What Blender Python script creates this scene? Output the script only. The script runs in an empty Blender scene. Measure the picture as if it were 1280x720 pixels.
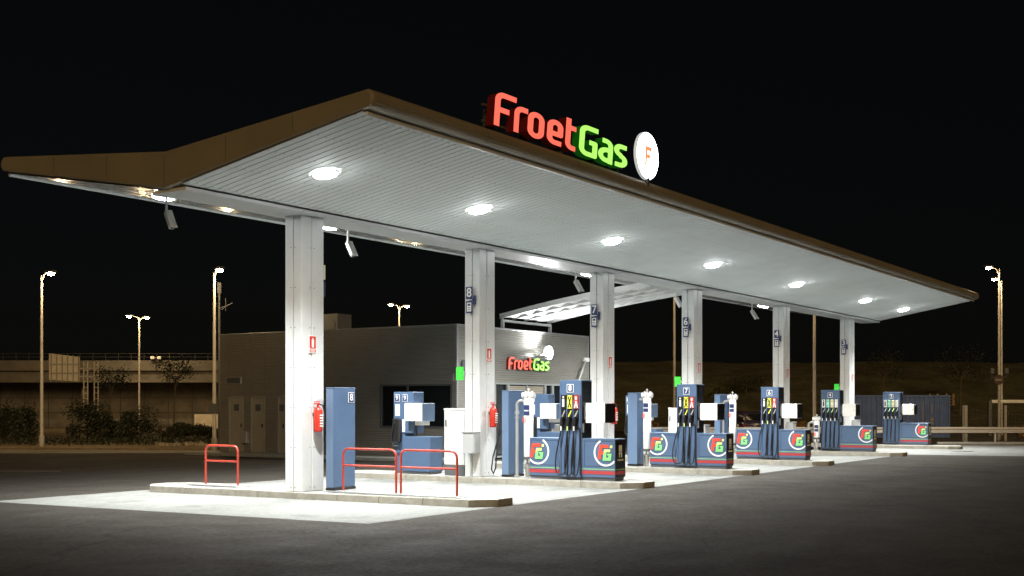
import bpy, math, random
import numpy as np
from mathutils import Vector, Matrix
R = math.radians
random.seed(7)
S = bpy.context.scene
C = S.collection

# ------------------------------------------------------------------ helpers
CAM = (-17.27, -15.98, 1.735); FW = (0.8370, 0.5471)

def at(u, v, D):
    """Point at distance D (m, along the view axis) seen in direction (u, v) of a 1280x720 view."""
    X = (u-640)/1530.0*D; Z = (507-v)/1530.0*D
    return Vector((CAM[0]+FW[0]*D+FW[1]*X, CAM[1]+FW[1]*D-FW[0]*X, CAM[2]+Z))

def gnd(u, D, z=0.0):
    p = at(u, 507, D); p.z = z
    return p
VIEW_RZ = math.atan2(FW[1], FW[0]) - math.pi/2      # local +y looks away from the camera

class MB:
    def __init__(s): s.v = []; s.f = []; s.m = []; s.s = []
    def face(s, pts, m=0, sm=False):
        i = len(s.v); s.v += [tuple(p) for p in pts]; s.f.append(tuple(range(i, i+len(pts)))); s.m.append(m); s.s.append(sm)
    def raw(s, vs, fs, m=0, sm=False):
        i = len(s.v); s.v += [tuple(p) for p in vs]
        for f in fs: s.f.append(tuple(i+k for k in f)); s.m.append(m); s.s.append(sm)
        return s
    def box(s, x0, x1, y0, y1, z0, z1, m=0, b=0.0):
        if x0 > x1: x0, x1 = x1, x0
        if y0 > y1: y0, y1 = y1, y0
        if z0 > z1: z0, z1 = z1, z0
        if b <= 0:
            vs = [(x, y, z) for x in (x0, x1) for y in (y0, y1) for z in (z0, z1)]
            return s.raw(vs, [(0,1,3,2),(4,6,7,5),(0,4,5,1),(2,3,7,6),(0,2,6,4),(1,5,7,3)], m)
        b = min(b, (x1-x0)*.45, (y1-y0)*.45, (z1-z0)*.45)
        vs = []; idx = {}
        for i, x in enumerate((x0, x1)):
            for j, y in enumerate((y0, y1)):
                for k, z in enumerate((z0, z1)):
                    sx, sy, sz = (1, -1)[i], (1, -1)[j], (1, -1)[k]
                    for a in range(3):
                        p = [x+sx*b, y+sy*b, z+sz*b]; p[a] = (x, y, z)[a]
                        idx[i, j, k, a] = len(vs); vs.append(p)
        g = lambda i, j, k, a: idx[i, j, k, a]
        fs = []
        for a in range(3):
            for e in (0, 1):
                o = [(0,0),(1,0),(1,1),(0,1)]
                q = []
                for (p, r) in o:
                    c = [0,0,0]; c[a] = e; c[(a+1)%3] = p; c[(a+2)%3] = r; q.append(g(*c, a))
                fs.append(tuple(q if e else q[::-1]))
        for a in range(3):
            b1, b2 = (a+1)%3, (a+2)%3
            for p in (0, 1):
                for r in (0, 1):
                    c0 = [0,0,0]; c1 = [0,0,0]; c1[a] = 1
                    c0[b1] = c1[b1] = p; c0[b2] = c1[b2] = r
                    q = [g(*c0, b1), g(*c1, b1), g(*c1, b2), g(*c0, b2)]
                    fs.append(tuple(q if p == r else q[::-1]))
        for i in (0, 1):
            for j in (0, 1):
                for k in (0, 1):
                    q = [g(i,j,k,0), g(i,j,k,1), g(i,j,k,2)]
                    fs.append(tuple(q if (i+j+k) % 2 else q[::-1]))
        return s.raw(vs, fs, m)
    def cyl(s, p0, p1, r0, r1=None, n=16, m=0, caps=True):
        return s.tube([p0, p1], [r0, r0 if r1 is None else r1], n, m, caps)
    def tube(s, pts, r, n=8, m=0, caps=True, closed=False):
        pts = [Vector(p) for p in pts]; N = len(pts)
        if not isinstance(r, (list, tuple)): r = [r]*N
        up = None; rings = []
        for i, p in enumerate(pts):
            if closed: t = (pts[(i+1) % N]-pts[i-1])
            else: t = pts[min(i+1, N-1)]-pts[max(i-1, 0)]
            t.normalize()
            if up is None:
                up = Vector((0,0,1)) if abs(t.z) < .9 else Vector((1,0,0))
            a = t.cross(up)
            if a.length < 1e-4: a = t.cross(Vector((.3,.8,.1)))
            a.normalize(); bb = a.cross(t); up = bb
            rings.append([p+(a*math.cos(2*math.pi*k/n)+bb*math.sin(2*math.pi*k/n))*r[i] for k in range(n)])
        vs = [q for g in rings for q in g]; fs = []
        M = N if closed else N-1
        for i in range(M):
            for k in range(n):
                a0 = i*n+k; a1 = i*n+(k+1) % n; b0 = ((i+1) % N)*n+k; b1 = ((i+1) % N)*n+(k+1) % n
                fs.append((a0, b0, b1, a1))
        s.raw(vs, fs, m, True)
        if caps and not closed:
            if r[0] > 1e-4: s.face(rings[0], m)
            if r[-1] > 1e-4: s.face(rings[-1][::-1], m)
        return s
    def prism(s, poly, z0, z1, m=0, axis='z'):
        """poly in the plane normal to axis; z0..z1 along it."""
        def P(p, h):
            return {'z': (p[0], p[1], h), 'x': (h, p[0], p[1]), 'y': (p[0], h, p[1])}[axis]
        n = len(poly)
        vs = [P(p, z0) for p in poly]+[P(p, z1) for p in poly]
        fs = [(i, (i+1) % n, n+(i+1) % n, n+i) for i in range(n)]+[tuple(range(n))[::-1], tuple(range(n, 2*n))]
        return s.raw(vs, fs, m)
    def mesh(s, mesh, M, m=0):
        i = len(s.v); s.v += [tuple(M @ v.co) for v in mesh.vertices]
        for p in mesh.polygons: s.f.append(tuple(i+k for k in p.vertices)); s.m.append(m); s.s.append(False)
        return s
    def build(s, name, mats, parent=None, loc=None, rz=0.0, normals=True):
        me = bpy.data.meshes.new(name); me.from_pydata(s.v, [], s.f)
        if not isinstance(mats, (list, tuple)): mats = [mats]
        for m in mats: me.materials.append(m)
        me.polygons.foreach_set('material_index', s.m); me.polygons.foreach_set('use_smooth', s.s)
        me.update()
        if normals:
            import bmesh
            bm = bmesh.new(); bm.from_mesh(me); bmesh.ops.recalc_face_normals(bm, faces=bm.faces); bm.to_mesh(me); bm.free()
        o = bpy.data.objects.new(name, me); C.objects.link(o)
        if parent: o.parent = parent
        if loc is not None: o.location = loc
        o.rotation_euler.z = rz
        return o

def tag(o, label=None, cat=None, group=None, kind=None):
    if label: o['label'] = label
    if cat: o['category'] = cat
    if group: o['group'] = group
    if kind: o['kind'] = kind
    return o
def thing(name, label, cat, loc=(0,0,0), rz=0.0, group=None, kind=None):
    o = bpy.data.objects.new(name, None); C.objects.link(o); o.location = loc; o.rotation_euler.z = rz
    o.empty_display_size = .1
    return tag(o, label, cat, group, kind)
def dup(o, loc=None, rz=None, label=None, parent=None):
    c = o.copy(); C.objects.link(c)
    if parent: c.parent = parent
    if loc is not None: c.location = loc
    if rz is not None: c.rotation_euler.z = rz
    if label: c['label'] = label
    for ch in list(o.children): dup(ch, parent=c)
    return c

# ------------------------------------------------------------------ materials
def mat(name, col, rough=.5, metal=0.0, var=None, bump=None, emit=None, spec=.5, grime=None, coat=0.0):
    m = bpy.data.materials.new(name); m.use_nodes = True
    nt = m.node_tree; N = nt.nodes; L = nt.links
    b = N['Principled BSDF']
    b.inputs['Base Color'].default_value = (*col, 1); b.inputs['Roughness'].default_value = rough
    b.inputs['Metallic'].default_value = metal; b.inputs['Specular IOR Level'].default_value = spec
    b.inputs['Coat Weight'].default_value = coat
    tc = N.new('ShaderNodeTexCoord')
    out = None
    if var:
        sc, amt = var[0], var[1]
        nz = N.new('ShaderNodeTexNoise'); nz.inputs['Scale'].default_value = sc; nz.inputs['Detail'].default_value = 6; nz.inputs['Roughness'].default_value = .65
        L.new(tc.outputs['Object'], nz.inputs['Vector'])
        mr = N.new('ShaderNodeMapRange'); mr.inputs['From Min'].default_value = .3; mr.inputs['From Max'].default_value = .7
        mr.inputs['To Min'].default_value = 1-amt; mr.inputs['To Max'].default_value = 1+amt
        L.new(nz.outputs['Fac'], mr.inputs['Value'])
        fac = mr.outputs['Result']
        if grime:
            n2 = N.new('ShaderNodeTexNoise'); n2.inputs['Scale'].default_value = grime[0]; n2.inputs['Detail'].default_value = 8; n2.inputs['Roughness'].default_value = .7
            L.new(tc.outputs['Object'], n2.inputs['Vector'])
            m2 = N.new('ShaderNodeMapRange'); m2.inputs['From Min'].default_value = .42; m2.inputs['From Max'].default_value = .62
            m2.inputs['To Min'].default_value = 1.0; m2.inputs['To Max'].default_value = 1-grime[1]
            L.new(n2.outputs['Fac'], m2.inputs['Value'])
            mm = N.new('ShaderNodeMath'); mm.operation = 'MULTIPLY'; L.new(fac, mm.inputs[0]); L.new(m2.outputs['Result'], mm.inputs[1]); fac = mm.outputs[0]
        vm = N.new('ShaderNodeVectorMath'); vm.operation = 'SCALE'; vm.inputs[0].default_value = col
        L.new(fac, vm.inputs['Scale']); L.new(vm.outputs[0], b.inputs['Base Color'])
        rr = N.new('ShaderNodeMapRange'); rr.inputs['To Min'].default_value = max(0, rough-.08); rr.inputs['To Max'].default_value = min(1, rough+.1)
        L.new(nz.outputs['Fac'], rr.inputs['Value']); L.new(rr.outputs['Result'], b.inputs['Roughness'])
    if bump:
        nb = N.new('ShaderNodeTexNoise'); nb.inputs['Scale'].default_value = bump[0]; nb.inputs['Detail'].default_value = 4
        L.new(tc.outputs['Object'], nb.inputs['Vector'])
        bp = N.new('ShaderNodeBump'); bp.inputs['Strength'].default_value = bump[1]; bp.inputs['Distance'].default_value = bump[2] if len(bump) > 2 else .02
        L.new(nb.outputs['Fac'], bp.inputs['Height']); L.new(bp.outputs['Normal'], b.inputs['Normal'])
    if emit:
        b.inputs['Emission Color'].default_value = (*emit[0], 1); b.inputs['Emission Strength'].default_value = emit[1]
    return m

M = {}
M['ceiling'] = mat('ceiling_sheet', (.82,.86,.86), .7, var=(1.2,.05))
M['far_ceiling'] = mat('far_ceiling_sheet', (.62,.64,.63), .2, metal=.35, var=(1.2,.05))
M['fascia'] = mat('fascia_metal', (.25,.222,.165), .42, metal=.08, var=(.8,.10))
M['screw'] = mat('screw_dark', (.06,.06,.06), .5)
M['column'] = mat('column_paint', (.66,.68,.685), .32, var=(1.5,.05), grime=(3,.10))
M['dark'] = mat('black_plastic', (.012,.012,.014), .4)
M['rubber'] = mat('hose_rubber', (.010,.010,.011), .45)
M['blue'] = mat('pump_blue', (.070,.116,.205), .38, var=(2.5,.08))
M['blue_light'] = mat('pump_blue_trim', (.12,.185,.30), .4, var=(2.5,.06))
M['navy'] = mat('label_navy', (.02,.035,.12), .45)
M['black_panel'] = mat('black_panel', (.018,.02,.026), .28)
M['white'] = mat('white_paint', (.78,.78,.76), .4, var=(3,.04))
M['grey'] = mat('grey_metal', (.36,.37,.37), .4, metal=.3, var=(2,.06))
M['dark_grey'] = mat('dark_grey', (.09,.095,.10), .5)
M['red'] = mat('red_paint', (.58,.035,.02), .35, var=(4,.08))
M['barrier_red'] = mat('barrier_red', (.34,.035,.02), .4, var=(5,.15))
M['sred'] = mat('stripe_red', (.36,.04,.045), .45)
M['sgreen'] = mat('stripe_green', (.20,.38,.20), .45)
M['lgreen'] = mat('logo_green', (.22,.68,.20), .5)
M['lred'] = mat('logo_red', (.80,.06,.03), .5)
M['lyellow'] = mat('logo_yellow', (.85,.75,.2), .5)
M['lyg'] = mat('logo_lime', (.60,.80,.22), .5)
M['lyellow2'] = mat('label_yellow', (.72,.70,.06), .5)
M['mint'] = mat('label_mint', (.30,.70,.52), .5)
M['cream'] = mat('label_cream', (.75,.74,.50), .5)
M['signgreen'] = mat('sign_green', (.03,.62,.03), .5, emit=((.05,1,.06), .28))
M['glass'] = mat('window_glass', (.012,.014,.016), .05, spec=.8)
M['clad'] = mat('cladding_metal', (.31,.297,.265), .33, metal=.35, var=(1.0,.08))
M['roofdark'] = mat('roof_dark', (.06,.06,.06), .8)
M['door'] = mat('door_paint', (.30,.28,.24), .5, var=(2,.08))
M['blind'] = mat('blind_slats', (.34,.30,.24), .55)
M['kerb'] = mat('kerb_stone', (.31,.295,.25), .85, var=(6,.16), bump=(40,.3,.01), grime=(4,.18))
M['paving'] = mat('island_paving', (.27,.268,.25), .8, var=(5,.10), bump=(60,.3,.01), grime=(2.2,.14))
M['sodium'] = mat('sodium_lens', (.9,.7,.4), .4, emit=((1.0,.70,.36), 900))
M['pole'] = mat('galvanised_pole', (.36,.34,.31), .5, metal=.2, var=(1.5,.1))
M['lampwhite'] = mat('canopy_lens', (.9,.9,.9), .3, emit=((.97,1.0,.99), 140))
M['ledred'] = mat('sign_red_face', (.7,.1,.08), .4, emit=((1.0,.16,.105), .85))
M['ledgreen'] = mat('sign_green_face', (.4,.7,.2), .4, emit=((.42,1.0,.15), .85))
M['ledgreen2'] = mat('sign_green_tip', (.4,.7,.2), .4, emit=((.85,1.0,.32), 1.0))
M['sidered'] = mat('sign_red_side', (.15,.01,.01), .4, emit=((1.0,.03,.02), .006))
M['sidegreen'] = mat('sign_green_side', (.01,.12,.01), .4, emit=((.04,1,.04), .035))
M['disc'] = mat('sign_disc_face', (.9,.9,.9), .4, emit=((.93,.97,1.0), 8.0))
M['discside'] = mat('sign_disc_side', (.8,.8,.8), .4, emit=((.9,.95,1.0), .35))
M['discF'] = mat('sign_disc_letter', (.8,.3,.15), .4, emit=((1.0,.32,.14), .75))
M['container'] = mat('container_paint', (.075,.135,.34), .55, var=(1.5,.15), grime=(2,.2))
M['concrete_dark'] = mat('bridge_concrete', (.14,.128,.108), .9, var=(.35,.22), grime=(.8,.3))
M['bridge_wall'] = mat('bridge_wall_concrete', (.165,.15,.125), .9, var=(.5,.25), grime=(.9,.3))
M['signback'] = mat('sign_back_metal', (.60,.55,.46), .5, var=(2,.15))
M['leaf'] = mat('dark_leaf', (.022,.027,.012), .6, var=(3,.4))
M['palm'] = mat('palm_leaf', (.06,.07,.02), .6, var=(3,.3))
M['dry'] = mat('dry_shrub', (.22,.13,.05), .8, var=(3,.35))
M['bark'] = mat('bark', (.09,.07,.05), .9, var=(6,.3))
M['wood'] = mat('timber', (.30,.22,.12), .8, var=(5,.25))
M['car'] = mat('car_paint', (.035,.025,.05), .25, coat=.6)
M['tyre'] = mat('tyre', (.012,.012,.012), .8)
M['stone'] = mat('rubble_stone', (.28,.24,.18), .9, var=(5,.3))
M['rail'] = mat('guard_rail_steel', (.50,.47,.42), .45, metal=.4, var=(1,.1))
M['fence'] = mat('fence_wire', (.045,.04,.03), .6)
M['bin'] = mat('bin_grey', (.36,.37,.37), .45, var=(3,.06))
M['walk'] = mat('walkway_white', (.80,.81,.80), .45, var=(1.5,.04))

# ground materials
def ground_mat(name, col, stains, rough, fine, bumpd, streak=None, grain=.28, joints=None, cracks=False):
    m = bpy.data.materials.new(name); m.use_nodes = True
    nt = m.node_tree; N = nt.nodes; L = nt.links; b = N['Principled BSDF']
    b.inputs['Specular IOR Level'].default_value = .15
    tc = N.new('ShaderNodeTexCoord')
    def noise(sc, det, rgh=.6, vec=None):
        n = N.new('ShaderNodeTexNoise'); n.inputs['Scale'].default_value = sc; n.inputs['Detail'].default_value = det; n.inputs['Roughness'].default_value = rgh
        L.new(vec or tc.outputs['Object'], n.inputs['Vector']); return n.outputs['Fac']
    def rng(v, a, b_, c, d):
        r = N.new('ShaderNodeMapRange'); r.inputs['From Min'].default_value = a; r.inputs['From Max'].default_value = b_
        r.inputs['To Min'].default_value = c; r.inputs['To Max'].default_value = d; L.new(v, r.inputs['Value']); return r.outputs['Result']
    def mul(a, c):
        n = N.new('ShaderNodeMath'); n.operation = 'MULTIPLY'; L.new(a, n.inputs[0]); L.new(c, n.inputs[1]); return n.outputs[0]
    f = rng(noise(.35, 6), .3, .7, 1-stains, 1+stains*.7)
    f = mul(f, rng(noise(2.3, 6, .7), .3, .7, .9, 1.1))
    f = mul(f, rng(noise(fine*.3, 2, .6), .3, .7, 1-grain*.7, 1+grain*.7))
    f = mul(f, rng(noise(fine, 3, .8), .3, .7, 1-grain, 1+grain))
    if streak:
        mp = N.new('ShaderNodeMapping'); mp.inputs['Scale'].default_value = streak[0]; L.new(tc.outputs['Object'], mp.inputs['Vector'])
        f = mul(f, rng(noise(1.0, 5, .6, mp.outputs['Vector']), .45, .7, 1.0, 1-streak[1]))
    if cracks:
        nv = N.new('ShaderNodeTexNoise'); nv.inputs['Scale'].default_value = .8; nv.inputs['Detail'].default_value = 5; L.new(tc.outputs['Object'], nv.inputs['Vector'])
        mx = N.new('ShaderNodeVectorMath'); mx.operation = 'MULTIPLY_ADD'; mx.inputs[1].default_value = (1.6,1.6,0); L.new(nv.outputs['Color'], mx.inputs[0]); L.new(tc.outputs['Object'], mx.inputs[2])
        vo = N.new('ShaderNodeTexVoronoi'); vo.feature = 'DISTANCE_TO_EDGE'; vo.inputs['Scale'].default_value = .17; L.new(mx.outputs[0], vo.inputs['Vector'])
        f = mul(f, rng(vo.outputs['Distance'], .0, .005, .55, 1.0))
        f = mul(f, rng(noise(.16, 3, .5), .56, .60, 1.0, .80))
    if joints:
        br = N.new('ShaderNodeTexBrick'); br.offset = 0; br.inputs['Scale'].default_value = 1; br.inputs['Brick Width'].default_value = joints[0]; br.inputs['Row Height'].default_value = joints[1]
        br.inputs['Mortar Size'].default_value = .012; br.inputs['Mortar Smooth'].default_value = .3
        br.inputs['Color1'].default_value = (1,1,1,1); br.inputs['Color2'].default_value = (.93,.93,.93,1); br.inputs['Mortar'].default_value = (.5,.5,.5,1)
        L.new(tc.outputs['Object'], br.inputs['Vector'])
        f = mul(f, br.outputs['Color'])
        f = mul(f, rng(noise(.9, 3, .5), .60, .72, 1.0, .62))
    vm = N.new('ShaderNodeVectorMath'); vm.operation = 'SCALE'; vm.inputs[0].default_value = col
    L.new(f, vm.inputs['Scale']); L.new(vm.outputs[0], b.inputs['Base Color'])
    L.new(rng(noise(1.1, 5), .3, .7, rough-.1, min(1, rough+.12)), b.inputs['Roughness'])
    bp = N.new('ShaderNodeBump'); bp.inputs['Strength'].default_value = .6; bp.inputs['Distance'].default_value = bumpd
    L.new(noise(fine, 4, .7), bp.inputs['Height']); L.new(bp.outputs['Normal'], b.inputs['Normal'])
    return m
M['asphalt'] = ground_mat('asphalt', (.042,.037,.031), .22, .85, 38, .014, ((.08,.6,1), .22), .5, None, True)
M['pad'] = ground_mat('pad_concrete', (.185,.188,.176), .12, .75, 30, .004, ((.10,.75,1), .22), .2, (5.85, 4.3))
M['sand'] = ground_mat('sandy_soil', (.20,.155,.10), .3, .95, 8, .03)
M['road'] = ground_mat('pale_road', (.20,.185,.16), .2, .85, 25, .006)
M['earth'] = ground_mat('embankment_earth', (.105,.10,.062), .35, .95, 3, .12)

# ------------------------------------------------------------------ glyphs
def fill_mesh(loops, depth):
    cu = bpy.data.curves.new('fill', 'CURVE'); cu.dimensions = '2D'; cu.fill_mode = 'BOTH'; cu.extrude = depth/2
    for lp in loops:
        sp = cu.splines.new('POLY'); sp.points.add(len(lp)-1)
        for p, q in zip(sp.points, lp): p.co = (q[0], q[1], 0, 1)
        sp.use_cyclic_u = True
    return curve_to_mesh(cu)
def curve_to_mesh(cu):
    o = bpy.data.objects.new('tmp_fill', cu); C.objects.link(o)
    dg = bpy.context.evaluated_depsgraph_get()
    me = bpy.data.meshes.new_from_object(o.evaluated_get(dg))
    bpy.data.objects.remove(o)
    return me
_txt = {}
def text_mesh(t, size, depth=.002, bold=.012):
    k = (t, size, depth, bold)
    if k not in _txt:
        cu = bpy.data.curves.new('txt', 'FONT'); cu.body = t; cu.size = size; cu.extrude = depth/2; cu.offset = bold*size
        cu.align_x = 'CENTER'; cu.align_y = 'CENTER'; cu.resolution_u = 3
        _txt[k] = curve_to_mesh(cu)
    return _txt[k]
def face_M(p, n):
    """Glyph plane (x right, y up) onto a vertical face with outward horizontal normal n at p."""
    n = Vector(n).normalized(); z = Vector((0,0,1)); x = z.cross(n)
    m = Matrix((( x.x, 0, n.x), (x.y, 0, n.y), (x.z, 1, n.z))).to_4x4()
    m.translation = Vector(p)
    return m
NX = (-1,0,0); NY = (0,-1,0)

def arc(cx, cy, r, a0, a1, n=8):
    return [(cx+r*math.cos(R(a0+(a1-a0)*i/n)), cy+r*math.sin(R(a0+(a1-a0)*i/n))) for i in range(n+1)]
def glyph_loops(strokes, t, w, h, res=.008, slant=0.0, close=()):
    """Union of constant-width strokes (butt ends) -> outline loops by marching squares."""
    x = np.arange(-.03137, w+.03, res); y = np.arange(-.03071, h+.03, res)
    X, Y = np.meshgrid(x, y); d = np.full(X.shape, 9.0)
    for st in strokes:
        closed = st[0] == st[-1]
        for i in range(len(st)-1):
            a = np.array(st[i]); b = np.array(st[i+1]); L = np.hypot(*(b-a)); e = (b-a)/L
            px = (X-a[0])*e[0]+(Y-a[1])*e[1]; py = -(X-a[0])*e[1]+(Y-a[1])*e[0]
            d = np.minimum(d, np.maximum(np.abs(py)-t/2, np.abs(px-L/2)-L/2))
            if i > 0 or closed: d = np.minimum(d, np.hypot(X-a[0], Y-a[1])-t/2)
    segs = {}
    F = -d
    def key(p): return (round(p[0], 6), round(p[1], 6))
    def ip(p, q, fp, fq):
        k = fp/(fp-fq); return (p[0]+(q[0]-p[0])*k, p[1]+(q[1]-p[1])*k)
    for j in range(len(y)-1):
        for i in range(len(x)-1):
            c = [(x[i],y[j]),(x[i+1],y[j]),(x[i+1],y[j+1]),(x[i],y[j+1])]
            f = [F[j,i],F[j,i+1],F[j+1,i+1],F[j+1,i]]
            pts = []
            for k in range(4):
                l = (k+1) % 4
                if (f[k] > 0) != (f[l] > 0): pts.append((ip(c[k], c[l], f[k], f[l]), f[k] > 0))
            ent = [p for p, s_ in pts if s_]; ex = [p for p, s_ in pts if not s_]
            for a, b in zip(ent, ex): segs[key(a)] = key(b)
    loops = []
    while segs:
        k0 = next(iter(segs)); lp = [k0]; k = segs.pop(k0)
        while k in segs and k != k0: lp.append(k); k = segs.pop(k)
        out = []
        for p in lp:
            if not out or math.dist(out[-1], p) > res*.15: out.append(p)
        if math.dist(out[0], out[-1]) < res*.15: out.pop()
        ch = True
        while ch and len(out) > 4:                       # drop points that lie on the line of their neighbours
            ch = False; i = 0
            while i < len(out) and len(out) > 4:
                a, p, b = out[i-1], out[i], out[(i+1) % len(out)]
                L = math.dist(a, b)
                if L < 1e-9 or abs((b[0]-a[0])*(p[1]-a[1])-(b[1]-a[1])*(p[0]-a[0]))/L < 2e-4: out.pop(i); ch = True
                else: i += 1
        if len(out) >= 3: loops.append([(p[0]+slant*p[1], p[1]) for p in out])
    return loops
T = .090
GL = {
 'F': ([[(.05,0),(.05,.45)]+arc(.15,.45,.10,180,90)[1:]+[(.36,.55)], [(.05,.29),(.25,.29)]], .38, .62),
 'r': ([[(.05,0),(.05,.33)]+arc(.15,.33,.10,180,90)[1:]+[(.25,.43)]], .27, .5),
 'o': ([arc(.14,.34,.09,0,180)+arc(.14,.14,.09,180,360)+[(.23,.34)]], .30, .5),
 'e': ([[(.07,.215),(.22,.215),(.22,.34)]+arc(.135,.34,.085,0,180)[1:]+arc(.135,.14,.085,180,270)+[(.245,.055)]], .29, .5),
 't': ([[(.06,.60),(.06,.14)]+arc(.145,.14,.085,180,270)[1:]+[(.20,.055)], [(.06,.43),(.20,.43)]], .22, .62),
 'G': ([[(.33,.55),(.15,.55)]+arc(.15,.45,.10,90,180)[1:]+arc(.15,.15,.10,180,270)+[(.285,.05),(.285,.285),(.18,.285)]], .36, .62),
 'a': ([[(.05,.43),(.12,.43)]+arc(.12,.34,.09,90,0)[1:]+[(.21,0)], [(.21,.26),(.13,.26)]+arc(.13,.155,.10,90,270)[1:]+[(.21,.055)]], .28, .5),
 's': ([[(.23,.43),(.13,.43)]+arc(.13,.345,.085,90,260)[1:]+arc(.12,.145,.09,80,-90)[0:]+[(.03,.055)]], .26, .5),
}
def letter_mesh(ch, depth):
    if ch not in _txt:
        st, w, h = GL[ch]
        _txt[ch] = (glyph_loops(st, T, w, h, slant=.06), w)
    lp, w = _txt[ch]
    return fill_mesh(lp, depth), w
LETTER_X = [('F',-.25,.47),('r',.36,.84),('o',.81,1.39),('e',1.46,2.05),('t',2.11,2.53),('G',2.62,3.38),('a',3.36,3.97),('s',4.01,4.56)]
def sign_letters(name, label, cat, loc, sx, sz, depth, group=None):
    t = thing(name, label, cat, loc, 0, group)
    for ch, x0, x1 in LETTER_X:
        me, w = letter_mesh(ch, 1.0)
        xs = [v.co.x for v in me.vertices]; lo, hi = min(xs), max(xs)
        mb = MB(); kx = (x1-x0)/(hi-lo)
        mm = Matrix(((kx*sx, 0, 0, (x0-lo*kx)*sx), (0, 0, -depth, 0), (0, sz, 0, 0), (0,0,0,1)))
        mb.mesh(me, mm)
        col = ('ledgreen', 'sidegreen') if ch in 'Gas' else ('ledred', 'sidered')
        # front cap glows, sides and back dark translucent
        for i, f in enumerate(mb.f):
            ys = [mb.v[k][1] for k in f]
            mb.m[i] = 0 if max(ys) < -depth*.49 else 1
        mb.build('letter', [M[col[0]], M[col[1]]], t, normals=False)
    return t

# ------------------------------------------------------------------ world, sun, camera
W = bpy.data.worlds.new('World'); S.world = W; W.use_nodes = True
nt = W.node_tree; bg = nt.nodes['Background']
sky = nt.nodes.new('ShaderNodeTexSky'); sky.sky_type = 'NISHITA'; sky.sun_disc = False
SUN_EL, SUN_AZ = R(12), R(205)
sky.sun_elevation = SUN_EL; sky.sun_rotation = SUN_AZ
nt.links.new(sky.outputs['Color'], bg.inputs['Color']); bg.inputs['Strength'].default_value = .00025
bg2 = nt.nodes.new('ShaderNodeBackground'); bg2.inputs['Color'].default_value = (.95,.88,.92,1); bg2.inputs['Strength'].default_value = .0011
ad = nt.nodes.new('ShaderNodeAddShader')
nt.links.new(bg.outputs[0], ad.inputs[0]); nt.links.new(bg2.outputs[0], ad.inputs[1]); nt.links.new(ad.outputs[0], nt.nodes['World Output'].inputs['Surface'])
sl = bpy.data.lights.new('sun', 'SUN'); sl.energy = .72; sl.angle = R(20); sl.color = (1.0,.66,.30)
so = bpy.data.objects.new('sun', sl); C.objects.link(so)
sd = Vector((-.74, -.60, .28)).normalized()             # towards the town glow behind and left of the camera
so.rotation_euler = sd.to_track_quat('Z', 'Y').to_euler()
cd = bpy.data.cameras.new('camera'); co = bpy.data.objects.new('camera', cd); C.objects.link(co)
cd.sensor_width = 36; cd.lens = 36*1530/1280; cd.shift_y = (507-360)/1280; cd.clip_end = 3000; cd.clip_start = .1
co.location = CAM; co.rotation_euler = (R(90), 0, VIEW_RZ)
S.camera = co
S.view_settings.view_transform = 'Standard'; S.view_settings.look = 'None'; S.view_settings.exposure = .38; S.view_settings.gamma = 1
S.cycles.use_denoising = True
S.cycles.max_bounces = 8; S.cycles.sample_clamp_indirect = 4.0; S.cycles.caustics_reflective = False; S.cycles.caustics_refractive = False

# ------------------------------------------------------------------ ground
def sheet(name, pts, m, z, kind='structure'):
    mb = MB(); mb.face([(p[0], p[1], z) for p in pts]); o = mb.build(name, M[m], normals=False); o['kind'] = kind
    return o
g = 900
sheet('ground', [(-g,-g),(g,-g),(g,g),(-g,g)], 'asphalt', 0)
pr = [gnd(1330, 41.5), gnd(1330, 53.5), gnd(820, 53.5)]
sheet('concrete_apron', [(-3.42,-4.40),(10,-4.22),(22.6,-4.0),(26.5,-4.0)]+[(p.x, p.y) for p in pr]+[(36.5,4.4),(-3.95,4.0)], 'pad', .004)
# tyre marks stay in the material; manhole cover
mb = MB(); mb.cyl((0,0,0),(0,0,.012), .42, n=24); mb.cyl((0,0,.012),(0,0,.016), .33, n=24)
tag(mb.build('manhole_cover', M['dark_grey'], loc=gnd(1202, 46.5, .004)), 'dark round manhole cover set in the pale concrete at far right', 'manhole cover')
# verge of sandy soil at left, pavement edge in front of it
vl = [gnd(-420, 49), gnd(285, 47.5), gnd(300, 70), gnd(300, 120), gnd(-420, 120)]
mb = MB(); mb.prism([(p.x, p.y) for p in vl], -.02, .07); tag(mb.build('verge', M['sand']), kind='structure')
vl = [gnd(-420, 43.8), gnd(270, 44.8), gnd(284, 47.4), gnd(-420, 48.9)]
sheet('pale_road', [(p.x, p.y) for p in vl], 'road', .004)
p_ = [gnd(-60, 32.3), gnd(76, 32.3), gnd(76, 32.45), gnd(-60, 32.45)]
sheet('lane_marking', [(p.x, p.y) for p in p_], 'paving', .004)
# earth embankment across the right background
def hill(name, u0, u1, prof, mname, nu=90, amp=.14):
    mb = MB(); nv = len(prof)*6
    rows = []
    for j in range(nv+1):
        t = j/nv*(len(prof)-1); k = min(int(t), len(prof)-2); q = t-k
        D = prof[k][0]*(1-q)+prof[k+1][0]*q; z = prof[k][1]*(1-q)+prof[k+1][1]*q
        row = []
        for i in range(nu+1):
            u = u0+(u1-u0)*i/nu; p = at(u, 507, D)
            n = math.sin(u*.021+j*.7)*.5+math.sin(u*.057-j*1.3)*.3+random.uniform(-.5,.5)
            p.z = z+n*amp*min(1, j/3)*(0 if j == 0 else 1)*(.35 if j > nv*.8 else 1)
            row.append(p)
        rows.append(row)
    vs = [p for r in rows for p in r]; n1 = nu+1
    fs = [(j*n1+i, j*n1+i+1, (j+1)*n1+i+1, (j+1)*n1+i) for j in range(nv) for i in range(nu)]
    mb.raw(vs, fs, 0, True); o = mb.build(name, M[mname]); o['kind'] = 'structure'; return o
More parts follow.
